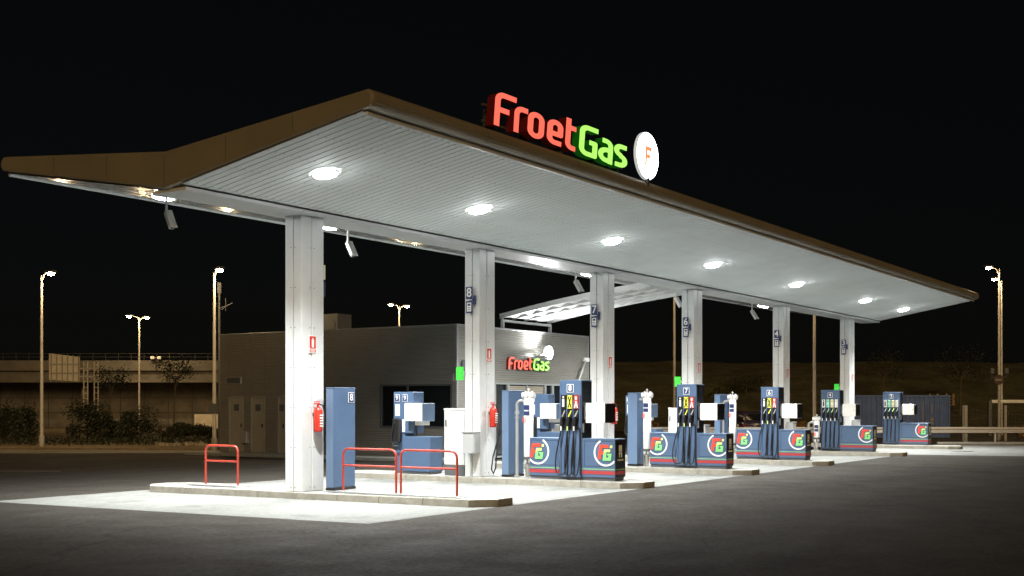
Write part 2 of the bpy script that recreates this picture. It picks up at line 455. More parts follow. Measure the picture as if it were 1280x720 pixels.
hill('embankment', 640, 1900, [(84,0),(90,.5),(104,4.2),(118,6.0),(180,6.3)], 'earth')

# ------------------------------------------------------------------ islands
ISL = [(0.0, 3.3), (5.84, 0), (11.72, 0), (17.5, 0), (25.2, 0), (33.2, 0)]
ilab = ['long kerbed concrete island with the three red barriers, closest to the camera',
        'kerbed island under the number 8 pump and the wall bin column',
        'kerbed island under the nearer number 7 pump with the price totem',
        'kerbed island carrying the three-hose number 6 pump',
        'kerbed island carrying the four-hose number 4 pump',
        'kerbed island carrying the four-hose number 3 pump, farthest from the camera']
def island_mesh():
    w = .62; y0, y1 = -4.32, 3.92; c = .36
    out = [(-w, y0+c), (-w+c, y0), (w-c, y0), (w, y0+c), (w, y1-c), (w-c, y1), (-w+c, y1), (-w, y1-c)]
    ins = .012
    core = [(x*(1-ins/w), y*(1-ins/4.0)) for x, y in out]
    a = MB(); a.prism(core, 0, .122)
    k = MB()
    def stone(p, q, n):
        p = Vector((*p, 0)); q = Vector((*q, 0)); d = q-p; L = d.length; d.normalize(); nrm = Vector((-d.y, d.x, 0))
        for i in range(n):
            a0 = p+d*(L*i/n+.006); a1 = p+d*(L*(i+1)/n-.006)
            pts = [a0, a1, a1+nrm*.14, a0+nrm*.14]
            jit = random.uniform(-.004,.004)
            top = .13+jit
            b = .014
            vs = [tuple(x)[:2]+(0,) for x in pts]+[tuple(x)[:2]+(top-b,) for x in pts]
            cpt = sum(pts, Vector())/4
            vs += [tuple(x+(cpt-x).normalized()*b)[:2]+(top,) for x in pts]
            k.raw(vs, [(0,1,5,4),(1,2,6,5),(2,3,7,6),(3,0,4,7),(4,5,9,8),(5,6,10,9),(6,7,11,10),(7,4,8,11),(8,9,10,11)])
    L8 = len(out)
    for i in range(L8):
        p, q = out[i], out[(i+1) % L8]; d = math.dist(p, q)
        stone(p, q, max(1, round(d/.98)))
    return a, k
ia, ik = island_mesh()
for i, (x, rz) in enumerate(ISL):
    if i == 0:
        isl0 = thing('pump_island', ilab[0], 'kerb island', (.12, 0, 0), R(rz), 'raised kerb islands under the canopy', 'thing')
        ia.build('paving', M['paving'], isl0); ik.build('kerb', M['kerb'], isl0)
    else: dup(isl0, (x, 0, 0), R(rz), ilab[i])

# ------------------------------------------------------------------ canopy
X0, X1 = -3.40, 35.6
COLX = [0.0, 5.84, 11.62, 17.31, 24.88, 32.34]
canopy = thing('canopy', 'long white V-shaped canopy on six columns with brown metal fascia', 'canopy', (0,0,0), kind='thing')
nose = [(-4.34+.145*math.cos(R(a)), 6.252+.145*math.sin(R(a))) for a in range(100, 262, 18)]
nose2 = [(4.35+.14*math.cos(R(a)), 6.225+.14*math.sin(R(a))) for a in range(-80, 82, 20)]
prof = [(0,5.97)]+nose+[(0,5.345)]+nose2
mb = MB()
def inset_prof(k):
    c = [((y), z) for y, z in prof]; out = []
    n = len(c)
    for i in range(n):
        a = Vector(c[i-1]); b = Vector(c[i]); d = Vector(c[(i+1) % n])
        e1 = (b-a).normalized(); e2 = (d-b).normalized()
        nn = (Vector((-e1.y, e1.x))+Vector((-e2.y, e2.x))).normalized()
        out.append((b.x+nn.x*k, b.y+nn.y*k))
    return out
rings = [(X0, inset_prof(.045)), (X0+.013, inset_prof(.013)), (X0+.045, prof), (X1-.045, prof), (X1-.013, inset_prof(.013)), (X1, inset_prof(.045))]
n = len(prof); vs = [(x, p[0], p[1]) for x, pr_ in rings for p in pr_]
fs = [(r*n+i, r*n+(i+1) % n, (r+1)*n+(i+1) % n, (r+1)*n+i) for r in range(len(rings)-1) for i in range(n)]
half = [0]+list(range(1, len(nose)+2)); far = [0, len(nose)+1]+list(range(len(nose)+2, n))
for r in (0, len(rings)-1): fs += [tuple(r*n+i for i in half), tuple(r*n+i for i in far)]
mb.raw(vs, fs)
# joints between the fascia sheets
x = X0+3.0
while x < X1-1:
    o_ = inset_prof(-.003)
    for i in range(1, len(nose)):
        a_, b2 = o_[i], o_[i+1]
        mb.face([(x,a_[0],a_[1]),(x+.012,a_[0],a_[1]),(x+.012,b2[0],b2[1]),(x,b2[0],b2[1])], 1)
    x += 3.0
for y in (-2.9, -1.45, -.004, 1.45, 2.9):
    k_ = abs(y)
    zt = 5.97+.098*k_-.06; zb_ = 5.345+(.178 if y < 0 else .171)*k_+.06
    mb.box(X0-.003, X0-.0005, y, y+.008, zb_, zt, 1)
mb.build('roof', [M['fascia'], M['screw']], canopy)
# ribbed ceilings, one per slope
def ceiling(name, y0, z0, y1, z1, mname):
    mb = MB(); xs = []
    x = X0+.03; p = .18
    while x < X1-.2:
        xs += [(x, 0), (x+p-.026, 0), (x+p-.021, .016), (x+p-.005, .016)]; x += p
    xs.append((x, 0))
    ny = 6
    rows = []
    for j in range(ny+1):
        t = j/ny; rows.append([(a, y0+(y1-y0)*t, z0+(z1-z0)*t+h) for a, h in xs])
    n1 = len(xs); vs = [q for r in rows for q in r]
    mb.raw(vs, [(j*n1+i, j*n1+i+1, (j+1)*n1+i+1, (j+1)*n1+i) for j in range(ny) for i in range(n1-1)])
    # rows of screw heads on the flats
    for t in (.035, .27, .5, .73, .965):
        yy = y0+(y1-y0)*t; zz = z0+(z1-z0)*t-.003
        x = X0+.03
        while x < X1-.3:
            r_ = .016
            mb.face([(x+.02+r_*math.cos(k*math.pi/3), yy+r_*math.sin(k*math.pi/3), zz) for k in range(6)], 1); x += p
    return mb.build(name, [M[mname], M['screw']], canopy, normals=False)
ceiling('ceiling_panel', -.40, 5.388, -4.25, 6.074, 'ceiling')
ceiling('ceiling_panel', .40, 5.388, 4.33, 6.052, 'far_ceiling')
mb = MB()
mb.prism([(-.42,5.352),(-.40,5.30),(.40,5.30),(.42,5.352)], X0+.1, X1-.1, axis='x')
mb.build('gutter', M['column'], canopy)
mb = MB(); mb.box(X0+.1, X1-.1, -4.30, -4.255, 6.03, 6.085, b=.008); mb.box(X0+.1, X1-.1, 4.335, 4.38, 6.01, 6.06, b=.008)
mb.build('edge_trim', M['column'], canopy)
# columns: clad in folded sheet, joints between the sheets
hx, hy = .31, .195
def column_mesh():
    a = MB(); g_ = .006
    a.box(-hx+.012, hx-.012, -hy+.012, hy-.012, .10, 5.33, 1)
    z0, z1 = .128, 5.298
    for sx in (-1, 1):
        x0, x1 = (-hx, -hx+.02) if sx < 0 else (hx-.02, hx)
        a.box(x0, x1, -hy, -g_, z0, z1, 0, .004); a.box(x0-.012*(sx < 0), x1+.012*(sx > 0), g_, hy, z0, z1, 0, .004)
    for sy in (-1, 1):
        y0, y1 = (-hy-.001, -hy+.02) if sy < 0 else (hy-.02, hy+.001)
        a.box(-hx+.021, -g_-.02, y0, y1, z0, z1, 0, .004); a.box(g_-.02, hx-.021, y0-.012*(sy < 0), y1+.012*(sy > 0), z0, z1, 0, .004)
    for z in (.2, .95, 1.7, 2.45, 3.2, 3.95, 4.7):
        for yy in (-.04, .05): a.cyl((-hx-(.016 if yy > 0 else .004), yy, z), (-hx, yy, z), .011, n=6, m=1)
        for xx in (-.07, .03): a.cyl((xx, -hy-(.004 if xx < 0 else .018), z), (xx, -hy+.01, z), .011, n=6, m=1)
    return a
col0 = None
for x in COLX:
    if col0 is None: col0 = column_mesh().build('column', [M['column'], M['screw']], canopy, (x, 0, 0))
    else: dup(col0, (x, 0, 0), parent=canopy)
# ceiling lights
LX = [-1.68, 2.88, 8.46, 14.34, 20.92, 28.2, 33.3]
def lathe(mb, prof, n=24, m=0, M4=None):
    rings = [[Vector((r*math.cos(2*math.pi*k/n), r*math.sin(2*math.pi*k/n), z)) for k in range(n)] for r, z in prof]
    vs = [q for g_ in rings for q in g_]
    if M4 is not None: vs = [M4 @ v for v in vs]
    mb.raw(vs, [(i*n+k, i*n+(k+1) % n, (i+1)*n+(k+1) % n, (i+1)*n+k) for i in range(len(rings)-1) for k in range(n)], m, True)
    return mb
wh = ['left of the first column', 'between the first and second columns', 'between the second and third columns',
      'between the third and fourth columns', 'between the fourth and fifth columns', 'between the fifth and sixth columns', 'beyond the sixth column, last of its row']
l0 = None
for side in (-1, 1):
    for i, x in enumerate(LX):
        if side > 0 and i == 6: continue
        y = -2.02 if side < 0 else 2.0
        z = (5.375+(6.062-5.375)*(2.02-.40)/3.85) if side < 0 else 5.375+(6.042-5.375)*(1.6/3.93)
        lab = 'round ceiling light in the %s slope, %s' % ('near' if side < 0 else 'far', wh[i])
        if l0 is None:
            l0 = thing('ceiling_light', lab, 'ceiling light', (x, y, z), 0, 'round lights in the canopy ceiling')
            b_ = MB(); lathe(b_, [(.24,.0),(.245,-.02),(.225,-.03),(.20,-.026),(.20,0)]); b_.build('bezel', M['white'], l0)
            b_ = MB(); lathe(b_, [(.205,-.012),(.19,-.040),(.15,-.058),(.08,-.068),(.001,-.072)]); b_.build('lens', M['lampwhite'], l0)
            sp = bpy.data.lights.new('lamp', 'SPOT'); sp.energy = 3900; sp.spot_size = R(127); sp.spot_blend = 1.0; sp.shadow_soft_size = .16; sp.color = (.97,1,.985)
            lo = bpy.data.objects.new('lamp', sp); C.objects.link(lo); lo.parent = l0; lo.location.z = -.10
            o = l0
        else: o = dup(l0, (x, y, z), label=lab)
        o.rotation_euler.x = side*math.atan(.1785 if side < 0 else .17)
# ------------------------------------------------------------------ roof sign
st = sign_letters('illuminated_sign', 'glowing red and green FroetGas letters along the canopy roof edge', 'sign', (.10, -4.34, 6.48), 1.0, 1.0, .16)
mb = MB(); mb.box(-.3, 4.7, .10, .14, .06, .10); mb.box(-.3, 4.7, .10, .14, .34, .38)
for x in (0, 1.1, 2.3, 3.5, 4.5): mb.box(x-.02, x+.02, .10, .30, -.06, .34)
mb.build('support_rail', M['dark_grey'], st)
def disc_sign(name, label, loc, r, d, cat='sign'):
    t = thing(name, label, cat, loc)
    b_ = MB(); b_.cyl((0,-d,0), (0,0,0), r, n=48); b_.build('casing', M['discside'], t)
    b_ = MB(); b_.cyl((0,-d-.012,0), (0,-d-.002,0), r*.96, n=48); b_.build('face', M['disc'], t)
    k = r/.47
    b_ = MB()
    for q in ([(-.17,-.20),(-.07,-.20),(-.03,.18),(-.13,.18)], [(-.125,.08),(.15,.08),(.165,.18),(-.115,.18)], [(-.145,-.06),(.10,-.06),(.115,.02),(-.135,.02)]):
        pass
    L_ = [(-.16,-.20),(-.07,-.20),(-.055,-.05),(.09,-.05),(.10,.03),(-.047,.03),(-.04,.10),(.15,.10),(.16,.19),(-.12,.19)]
    b_.prism([(x*k, z*k) for x, z in L_], -d-.022, -d-.014, axis='y'); b_.build('letter', M['discF'], t)
    return t
rd = disc_sign('round_sign', 'round white glowing disc sign with an orange F at the end of the roof letters', (5.47, -4.40, 6.90), .49, .07)
mb = MB(); mb.box(-.04, .04, -.09, -.03, -.62, -.45); mb.box(-.04, .04, 0, .05, -.62, .2); mb.build('post', M['dark_grey'], rd)

# ------------------------------------------------------------------ CCTV cameras
cw = ['hanging at the left end of the canopy', 'hanging between the first and second columns', 'hanging over the shop sign left of the third column',
      'hanging beside the fourth column', 'hanging between the fourth and fifth columns']
c0 = None
for (x, z), w_ in zip([(-2.04,5.12),(2.98,5.14),(12.77,5.13),(19.32,5.10),(25.83,5.16)], cw):
    lab = 'small white security camera %s' % w_
    if c0 is None:
        c0 = thing('security_camera', lab, 'security camera', (x, 1.5, 5.555), 0, 'security cameras under the canopy')
        b_ = MB(); b_.cyl((0,0,.0), (0,0,-.02), .06, n=14); b_.cyl((0,0,-.02), (0,0,-.30), .022, n=10); b_.cyl((0,0,-.28), (.03,-.03,-.34), .035, n=10)
        b_.build('arm', M['white'], c0)
        d = Vector((-.18,-.52,-.72)).normalized(); M4 = Matrix.Translation((.03,-.04,-.40)) @ d.to_track_quat('Y', 'Z').to_matrix().to_4x4()
        b_ = MB(); b_.box(-.055,.055,-.16,.24,-.055,.055, 0, .015); b_.box(-.065,.065,-.14,.29,.058,.066); b_.v = [tuple(M4 @ Vector(v)) for v in b_.v]; hs = b_.build('housing', M['white'], c0)
        b_ = MB(); b_.cyl((0,.24,0), (0,.252,0), .04, n=14); b_.v = [tuple(M4 @ Vector(v)) for v in b_.v]; b_.build('lens', M['dark'], hs)
    else: dup(c0, (x, 1.5, 5.555), label=lab)

# ------------------------------------------------------------------ things on the columns
def number_sign(x, num, label, thick_z=(3.84, 4.42)):
    t = thing('number_sign', label, 'number sign', (x-hx-.0, .02, 3.83), 0, 'blue pump number signs on the columns')
    z0, z1 = 0, .60
    b_ = MB(); b_.box(-.10,-.085,-.09,.09, .32, z1, 0, .004); b_.box(-.10,-.085,-.09,.09, 0, .28, 0, .004); b_.build('plate', M['navy'], t)
    b_ = MB(); b_.mesh(text_mesh(num, .29, .004), face_M((-.103, 0, .46), NX)); b_.build('numeral', M['white'], t)
    b_ = MB()
    b_.box(-.104,-.1015,-.06,.06, .04, .24); pl = b_
    b_.box(-.105,-.1015,-.09,.09,.292,.308)
    b_.build('pump_symbol', M['white'], t)
    for za, zb in ((.165,.215), (.115,.13), (.07,.085)):
        b_ = MB(); b_.box(-.108,-.1045,-.035,.035,za,zb); b_.build('symbol_window', M['navy'], t)
    b_ = MB(); b_.box(-.084, -.04, -.155, -.10, .20, .40, 0, .004); b_.box(-.084,-.06,-.12,0,.27,.33); b_.box(-.04,.0,-.13,-.11,.27,.33); b_.build('bracket', M['navy'], t)
number_sign(COLX[1], '8', 'blue number 8 sign high on the second column')
number_sign(COLX[2], '7', 'blue number 7 sign high on the third column')
number_sign(COLX[3], '6', 'blue number sign high on the fourth column')
number_sign(COLX[4], '4', 'small blue number sign high on the fifth column')
number_sign(COLX[5], '3', 'tiny blue number sign high on the farthest column')
t = thing('number_sign', 'blue number sign seen edge-on behind the nearest column', 'number sign', (COLX[0]+hx+.03, .03, 3.83), 0, 'blue pump number signs on the columns')
b_ = MB(); b_.box(.08,.095,-.16,.10, 0,.28,0,.004); b_.build('plate', M['navy'], t)
b_ = MB(); b_.box(.08,.095,-.16,.10,.32,.60,0,.004); b_.build('plate', M['cream'], t)
b_ = MB(); b_.box(-.035,.079,.0,.06,.18,.42,0,.004); b_.build('bracket', M['navy'], t)

def ext_sign(x, label):
    t = thing('extinguisher_sign', label, 'safety sign', (x, -hy-.016, 2.72), 0, 'extinguisher signs on the columns')
    b_ = MB(); b_.box(-.10,.10,-.008,0,0,.34,0,.003); b_.build('plate', M['white'], t)
    b_ = MB(); b_.box(-.085,.085,-.011,-.0085,.09,.32); b_.box(-.085,.085,-.011,-.0085,.02,.07); b_.build('red_field', M['red'], t)
    b_ = MB(); b_.box(-.03,.03,-.014,-.0115,.11,.26); b_.box(-.012,.012,-.014,-.0115,.26,.29); b_.box(-.06,.06,-.014,-.0115,.035,.055); b_.build('symbol', M['white'], t)
def extinguisher(x, z, label):
    t = thing('fire_extinguisher', label, 'fire extinguisher', (x, -hy-.02, z), 0, 'red fire extinguishers on the columns')
    b_ = MB(); lathe(b_, [(.001,0),(.07,0),(.085,.03),(.085,.40),(.06,.45),(.03,.47),(.001,.47)], 18); b_.v = [(a, b-.095, c) for a, b, c in b_.v]; bod = b_.build('cylinder', M['red'], t)
    b_ = MB()
    for k in range(5): b_.box(-.045+.0*k,.05,-.186,-.178,.10+k*.05,.125+k*.05)
    b_.build('label_print', M['white'], bod)
    b_ = MB(); b_.cyl((0,-.095,.47),(0,-.095,.53),.022,n=10); b_.box(-.10,.03,-.115,-.075,.52,.545); b_.box(-.09,.03,-.115,-.075,.56,.575); b_.build('valve', M['red'], t)
    b_ = MB(); b_.tube([(.02,-.1,.52),(.10,-.12,.50),(.12,-.14,.38),(.105,-.15,.20)], .012, 8); b_.build('hose', M['rubber'], t)
    b_ = MB(); b_.box(-.05,.05,-.012,.003,.30,.36); b_.build('bracket', M['dark_grey'], t)
cname = ['nearest', 'second', 'third', 'fourth', 'fifth', 'farthest']
for i, x in enumerate(COLX):
    ext_sign(x+(-.02 if i == 0 else .05), 'red and white extinguisher sign on the %s column' % cname[i])
    if i < 3: extinguisher(x+(.03 if i == 0 else .08), 1.24, 'red fire extinguisher hung on the %s column' % cname[i])
for i, nm in ((1, 'at the second column'), (3, 'above the nearer number 7 pump'), (5, 'above the number 4 pump')):
    t = thing('exit_sign', 'bright green safety sign with white print %s' % nm, 'safety sign', (COLX[i]-.34, hy+.03, 2.32), 0, 'green safety signs on the columns')
    b_ = MB(); b_.box(-.012,0,.0,.20,0,.30,0,.003); b_.build('plate', M['signgreen'], t)
    b_ = MB(); b_.box(-.015,-.0125,.02,.18,.20,.212); b_.box(-.015,-.0125,.095,.105,.02,.19); b_.box(-.015,-.0125,.02,.08,.09,.10); b_.box(-.015,-.0125,.12,.18,.13,.14); b_.box(-.015,-.0125,.12,.18,.06,.07); b_.box(-.015,-.0125,.03,.17,.245,.257); b_.build('print', M['sgreen'], t)
    b_ = MB(); b_.box(.0,.02,-.04,.02,.1,.2); b_.build('bracket', M['grey'], t)
t = thing('litter_bin', 'pale grey litter bin hung on the second column', 'bin', (COLX[1]-hx-.016, -.06, .66), 0)
b_ = MB(); b_.prism([(-.24,-.15),(-.24,.15),(-.21,.17),(0,.17),(0,-.17),(-.21,-.17)], 0, .46); b_.build('body', M['bin'], t)
b_ = MB(); b_.box(-.26,0,-.18,.18,.46,.49,0,.008); b_.build('lid', M['grey'], t)
b_ = MB(); b_.cyl((-.12,0,-.53),(-.12,0,0),.025,n=10); b_.build('post', M['grey'], t)
t['group'] = 'pale litter bins hung on the columns'
for i, nm in ((3, 'fourth'), (4, 'fifth'), (5, 'farthest')):
    dup(t, (COLX[i]+.12, -hy-.02, .66), R(90), 'pale grey litter bin on the right side of the %s column' % nm)

# ------------------------------------------------------------------ red barriers
def barrier(label, x, y0, y1):
    L = y1-y0
    t = thing('safety_barrier', label, 'barrier', (x, y0, .13), 0, 'red tubular barriers on the nearest island')
    r = .12; h = .80
    top = [(0,0,0),(0,0,h-r)]+[(0, r-r*math.cos(R(a)), h-r+r*math.sin(R(a))) for a in (20,45,70,90)]+[(0,L-r+r*math.sin(R(a)),h-r+r*math.cos(R(a))) for a in (0,20,45,70,90)]+[(0,L,0)]
    b_ = MB(); b_.tube(top, .022, 10); b_.build('frame', M['barrier_red'], t)
    b_ = MB(); b_.cyl((0,.02,.49),(0,L-.02,.49),.02,n=10); b_.build('mid_rail', M['barrier_red'], t)
    for yy in (0, L):
        b_ = MB(); b_.box(-.07,.07,yy-.07,yy+.07,.002,.014,0,.004)
        for q in (-.05,.05): b_.cyl((q,yy-.05,.01),(q,yy-.05,.026),.01,n=6)
        b_.build('foot_plate', M['grey'], t)
barrier('lone red tube barrier at the left end of the near island', .10, 1.88, 2.79)
barrier('left red barrier of the pair, in front of the tall blue pump cabinet', .18, -2.06, -.80)
barrier('right red barrier of the pair, at the chamfered end of the near island', .18, -3.42, -2.17)
for nm, y0, y1, lab in (('kerb_plate', 1.70, 3.05, 'flat steel plate under the lone red barrier'), ('kerb_plate', -3.62, -.62, 'long flat steel plate under the pair of red barriers')):
    b_ = MB(); b_.box(-.26, .30, y0, y1, .1335, .1345); b_.box(-.30,-.26,y0,y1,.1335,.156)
    tag(b_.build(nm, M['grey'], loc=(.14,0,0)), lab, 'metal plate')

# ------------------------------------------------------------------ fuel pumps
def emblem(parent, y, z, end):
    """F and G in a broken white ring, on the face x = 0 (facing -x); end=+1: ring cut at low y, -1: cut at high y."""
    r = .275; cut = .215
    a0, a1 = (118, 320) if end > 0 else (62, -140)
    t0 = []; n = 40
    pts_o = []; pts_i = []
    for i in range(n+1):
        a = R(a0+(a1-a0)*i/n)
        # image-right is -y
        pts_o.append((y-(r+.019)*math.cos(a), z+(r+.019)*math.sin(a))); pts_i.append((y-(r-.019)*math.cos(a), z+(r-.019)*math.sin(a)))
    lim = (lambda p: (max(p[0], y-cut), p[1])) if end > 0 else (lambda p: (min(p[0], y+cut), p[1]))
    b_ = MB()
    for i in range(n):
        q = [lim(pts_o[i]), lim(pts_o[i+1]), lim(pts_i[i+1]), lim(pts_i[i])]
        b_.prism(q, -.006, -.003, axis='x')
    em = b_.build('emblem', M['white'], parent)
    def poly(L, m, d=0):
        q = MB(); q.prism([(y-(a+.15*b), z+b) for a, b in L], -.010-d, -.006-d, axis='x'); return q
    f = poly([(-.175,-.14),(-.10,-.14),(-.10,-.04),(-.052,-.04),(-.052,.02),(-.10,.02),(-.10,.10),(.045,.10),(.045,.168),(-.175,.168)], 'lred')
    f.build('letter', M['lred'], em)
    gq = MB()
    for L, mi in (([(-.062,-.165),(.13,-.165),(.13,-.10),(-.062,-.10)], 0), ([(.065,-.098),(.13,-.098),(.13,-.015),(.065,-.015)], 0), ([(-.062,-.098),(.005,-.098),(.005,.015),(-.062,.015)], 0),
                  ([(.03,-.05),(.063,-.05),(.063,-.015),(.03,-.015)], 0), ([(-.062,.017),(.085,.017),(.085,.075),(-.062,.075)], 1), ([(.07,.105),(.125,.105),(.125,.16),(.07,.16)], 2)):
        gq.prism([(y-(a+.018+.15*b), z+b-.005) for a, b in L], -.016, -.011, mi, axis='x')
    gq.build('letter', [M['lgreen'], M['lyg'], M['lyellow']], em)

def fuel_pump(label, x, yc, tw, cab, num, hoses, cards, emblems, seed, zb=.13):
    """Origin: tower centre on the front face; cab = (y low, y high) world; faces -x."""
    t = thing('fuel_pump', label, 'fuel pump', (x, yc, zb), 0, 'blue fuel pumps on the islands')
    c0_, c1_ = cab[0]-yc, cab[1]-yc; hw = tw/2; dp = .46
    rnd = random.Random(seed)
    b_ = MB(); b_.box(.0, dp, c0_, c1_, .06, .875, 0, .008); b_.box(.02, dp-.02, c0_+.02, c1_-.02, 0, .06, 1); cb = b_.build('cabinet', [M['blue'], M['dark_grey']], t)
    b_ = MB()
    for ya, yb in ((c0_+.05, -hw-.06), (hw+.06, c1_-.05)):
        if yb-ya < .3: continue
        for q in (ya, yb): b_.box(-.0022,-.0004,q-.004,q+.004,.30,.84)
        for q in (.30, .84): b_.box(-.0022,-.0004,ya+.0041,yb-.0041,q-.004,q+.004)
    b_.build('door_seam', M['dark'], cb)
    b_ = MB(); b_.box(-.006, dp+.006, c0_-.006, c1_+.006, .877, .897, 0, .004); b_.build('top_edge', M['blue_light'], cb)
    b_ = MB(); b_.box(-.004,-.001,c0_+.003,c1_-.003,.130,.205); b_.box(.01,dp-.01,c0_-.011,c0_-.008,.130,.205); b_.build('red_band', M['sred'], cb)
    b_ = MB(); b_.box(-.004,-.001,c0_+.003,c1_-.003,.228,.252); b_.box(.01,dp-.01,c0_-.011,c0_-.008,.228,.252); b_.build('green_band', M['sgreen'], cb)
    b_ = MB(); b_.box(.006, dp-.004, c0_-.007, c0_-.001, .07, .87, 0, .002); ep = b_.build('end_panel', M['black_panel'], cb)
    b_ = MB(); X_ = dp/2
    b_.box(X_-.065,X_+.065,c0_-.011,c0_-.0075,.62,.76); b_.box(X_-.065,X_-.03,c0_-.011,c0_-.0075,.50,.61); b_.box(X_+.03,X_+.065,c0_-.011,c0_-.0075,.50,.61); b_.box(X_-.029,X_+.029,c0_-.011,c0_-.0075,.565,.60)
    b_.mesh(text_mesh('CAMIONES', .055, .003), face_M((X_, c0_-.009, .44), NY)); b_.build('truck_symbol', M['cream'], ep)
    for e in emblems: emblem(t, (c0_+.22) if e > 0 else (c1_-.22), .60, e)
    # tower
    b_ = MB(); H = 2.14; td = .42
    b_.box(-.03, td, -hw, hw, .05, H, 0, .01); tow = b_.build('tower', M['blue'], t)
    b_ = MB(); b_.box(-.01, td-.01, -hw-.008, -hw-.001, .90, H-.01, 0, .002); b_.build('side_panel', M['black_panel'], tow)
    b_ = MB(); b_.box(-.036, td+.006, -hw-.012, hw+.006, H, H+.02, 0, .004); b_.build('cap', M['blue_light'], tow)
    b_ = MB(); b_.box(-.040,-.031,-.085,.085,H-.25,H-.07,0,.002); npl = b_.build('number_plate', M['white'], tow)
    b_ = MB(); b_.box(-.044,-.0405,-.072,.072,H-.237,H-.083); b_.build('plate_field', M['navy'], npl)
    b_ = MB(); b_.mesh(text_mesh(num, .17, .004), face_M((-.0465, 0, H-.16), NX)); b_.build('numeral', M['white'], npl)
    # holster recess plate with dividers
    n = hoses; pit = (tw-.07)/n
    b_ = MB(); b_.box(-.036,-.031,-hw+.03,hw-.03,1.08,H-.30,0,.002)
    hol = b_.build('holster', M['dark'], tow)
    b_ = MB()
    for k in range(n+1):
        yy = -hw+.035+pit*k; b_.box(-.055,-.031,yy-.011,yy+.011,.10,H-.30 if k in (0, n) else 1.72,0,.003)
    b_.build('divider', M['blue'], tow)
    for k in range(n):
        yy = hw-.035-pit*(k+.5)
        cw_ = pit-.045
        mats = cards[k]
        b_ = MB(); b_.box(-.062,-.04,yy-cw_/2,yy+cw_/2,1.42+.12,H-.315,0,.003); cd_ = b_.build('fuel_label', M[mats[0]], tow)
        b_ = MB(); zc = (1.54+H-.315)/2
        if mats[1] == 'i':
            b_.box(-.066,-.0625,yy-.025,yy+.025,zc-.10,zc+.07); b_.box(-.066,-.0625,yy-.02,yy+.02,zc+.09,zc+.125)
        elif mats[1] == 'x':
            for sgn in (-1, 1):
                b_.prism([(yy-sgn*.05,zc-.12),(yy-sgn*.022,zc-.12),(yy+sgn*.05,zc+.12),(yy+sgn*.022,zc+.12)], -.066-.001*sgn, -.0625, axis='x')
        elif mats[1] == 'a':
            for sgn in (-1, 1):
                b_.prism([(yy-sgn*.05,zc-.13),(yy-sgn*.026,zc-.13),(yy+sgn*.012,zc+.02),(yy-sgn*.012,zc+.02)], -.066-.001*sgn, -.0625, axis='x')
            b_.box(-.067,-.0625,yy-.022,yy+.022,zc+.05,zc+.12)
        else:
            b_.box(-.066,-.0625,yy-.03,yy+.03,zc-.10,zc-.08); b_.box(-.066,-.0625,yy-.03,yy+.03,zc+.07,zc+.09)
        b_.build('label_print', M[mats[2]], cd_)
        # nozzle: spout up in the holster, handle loop and grip
        b_ = MB(); fx = -.10
        b_.tube([(fx+.02,yy-.05,1.50),(fx,yy-.035,1.44),(fx-.015,yy,1.36)], [.012,.014,.018], 8, 0)
        b_.tube([(fx-.015,yy,1.37),(fx-.01,yy+.022,1.30),(fx,yy+.03,1.22),(fx,yy+.032,1.16)], [.026,.032,.03,.024], 8, 1)
        b_.tube([(fx-.03,yy+.0,1.34),(fx-.05,yy-.02,1.28),(fx-.04,yy-.01,1.20),(fx-.01,yy+.025,1.17)], .008, 6, 1)
        b_.box(fx+.0,-.04,yy-.015,yy+.02,1.22,1.34,1)
        nz = b_.build('nozzle', [M['grey'] if mats[3] == 'grey' else M[mats[3]], M['dark']], t)
        b_ = MB(); b_.cyl((fx,yy+.032,1.165),(fx,yy+.034,1.06),.017,n=10); b_.build('swivel', M[mats[4]], nz)
        # hose: hangs down, loops at the foot and rises behind a divider
        sw = (.11 if k == 0 and n == 3 else .02)+rnd.uniform(-.015,.015)
        low = .06+rnd.uniform(0,.05)
        x_ = fx
        pts = [(x_,yy+.034,1.07),(x_-.01,yy+.045+sw*.35,.85),(x_-.03,yy+.05+sw*.9,.55),(x_-.045,yy+.05+sw,.30),(x_-.05,yy+.03+sw*.8,.14),(x_-.05,yy-.005+sw*.3,low+.005),
               (x_-.045,yy-.045,low+.02),(x_-.03,yy-.075,.16),(x_,yy-.085,.32),(x_+.045,yy-.086,.60),(x_+.05,yy-.086,.90),(x_+.05,yy-.086,1.12)]
        P_ = []
        for i in range(len(pts)-1):                     # Catmull-Rom
            p0 = Vector(pts[max(i-1,0)]); p1 = Vector(pts[i]); p2 = Vector(pts[i+1]); p3 = Vector(pts[min(i+2,len(pts)-1)])
            for s_ in range(5):
                q = s_/5; P_.append(.5*((2*p1)+(p2-p0)*q+(2*p0-5*p1+4*p2-p3)*q*q+(3*p1-p0-3*p2+p3)*q**3))
        P_.append(Vector(pts[-1]))
        b_ = MB(); b_.tube(P_, .015, 8); b_.build('hose', M['rubber'], t)
    # display head beside the tower
    b_ = MB(); d0 = -hw-.10; d1 = d0-.47
    b_.box(-.02,.44,d1,d0,1.23,1.66,0,.01); dh = b_.build('display', M['white'], t)
    b_ = MB(); b_.box(-.012,.435,d1-.007,d1-.001,1.235,1.655,0,.002); b_.build('side_panel', M['black_panel'], dh)
    b_ = MB(); b_.cyl((-.03,d1+.06,1.44),(-.02,d1+.06,1.44),.013,n=8); b_.build('lock', M['dark'], dh)
    b_ = MB(); b_.box(.06,.36,d0,-hw-.009,1.30,1.60); b_.build('display_arm', M['dark_grey'], t)
    b_ = MB(); b_.box(-.02,.02,-hw-.06,-hw-.02,1.02,1.22,0,.004); b_.build('keypad', M['dark_grey'], t)
    return t
K3 = [('dark','i','white','grey','white'), ('lyellow2','x','dark','lyellow2','lyg'), ('red','a','white','grey','white')]
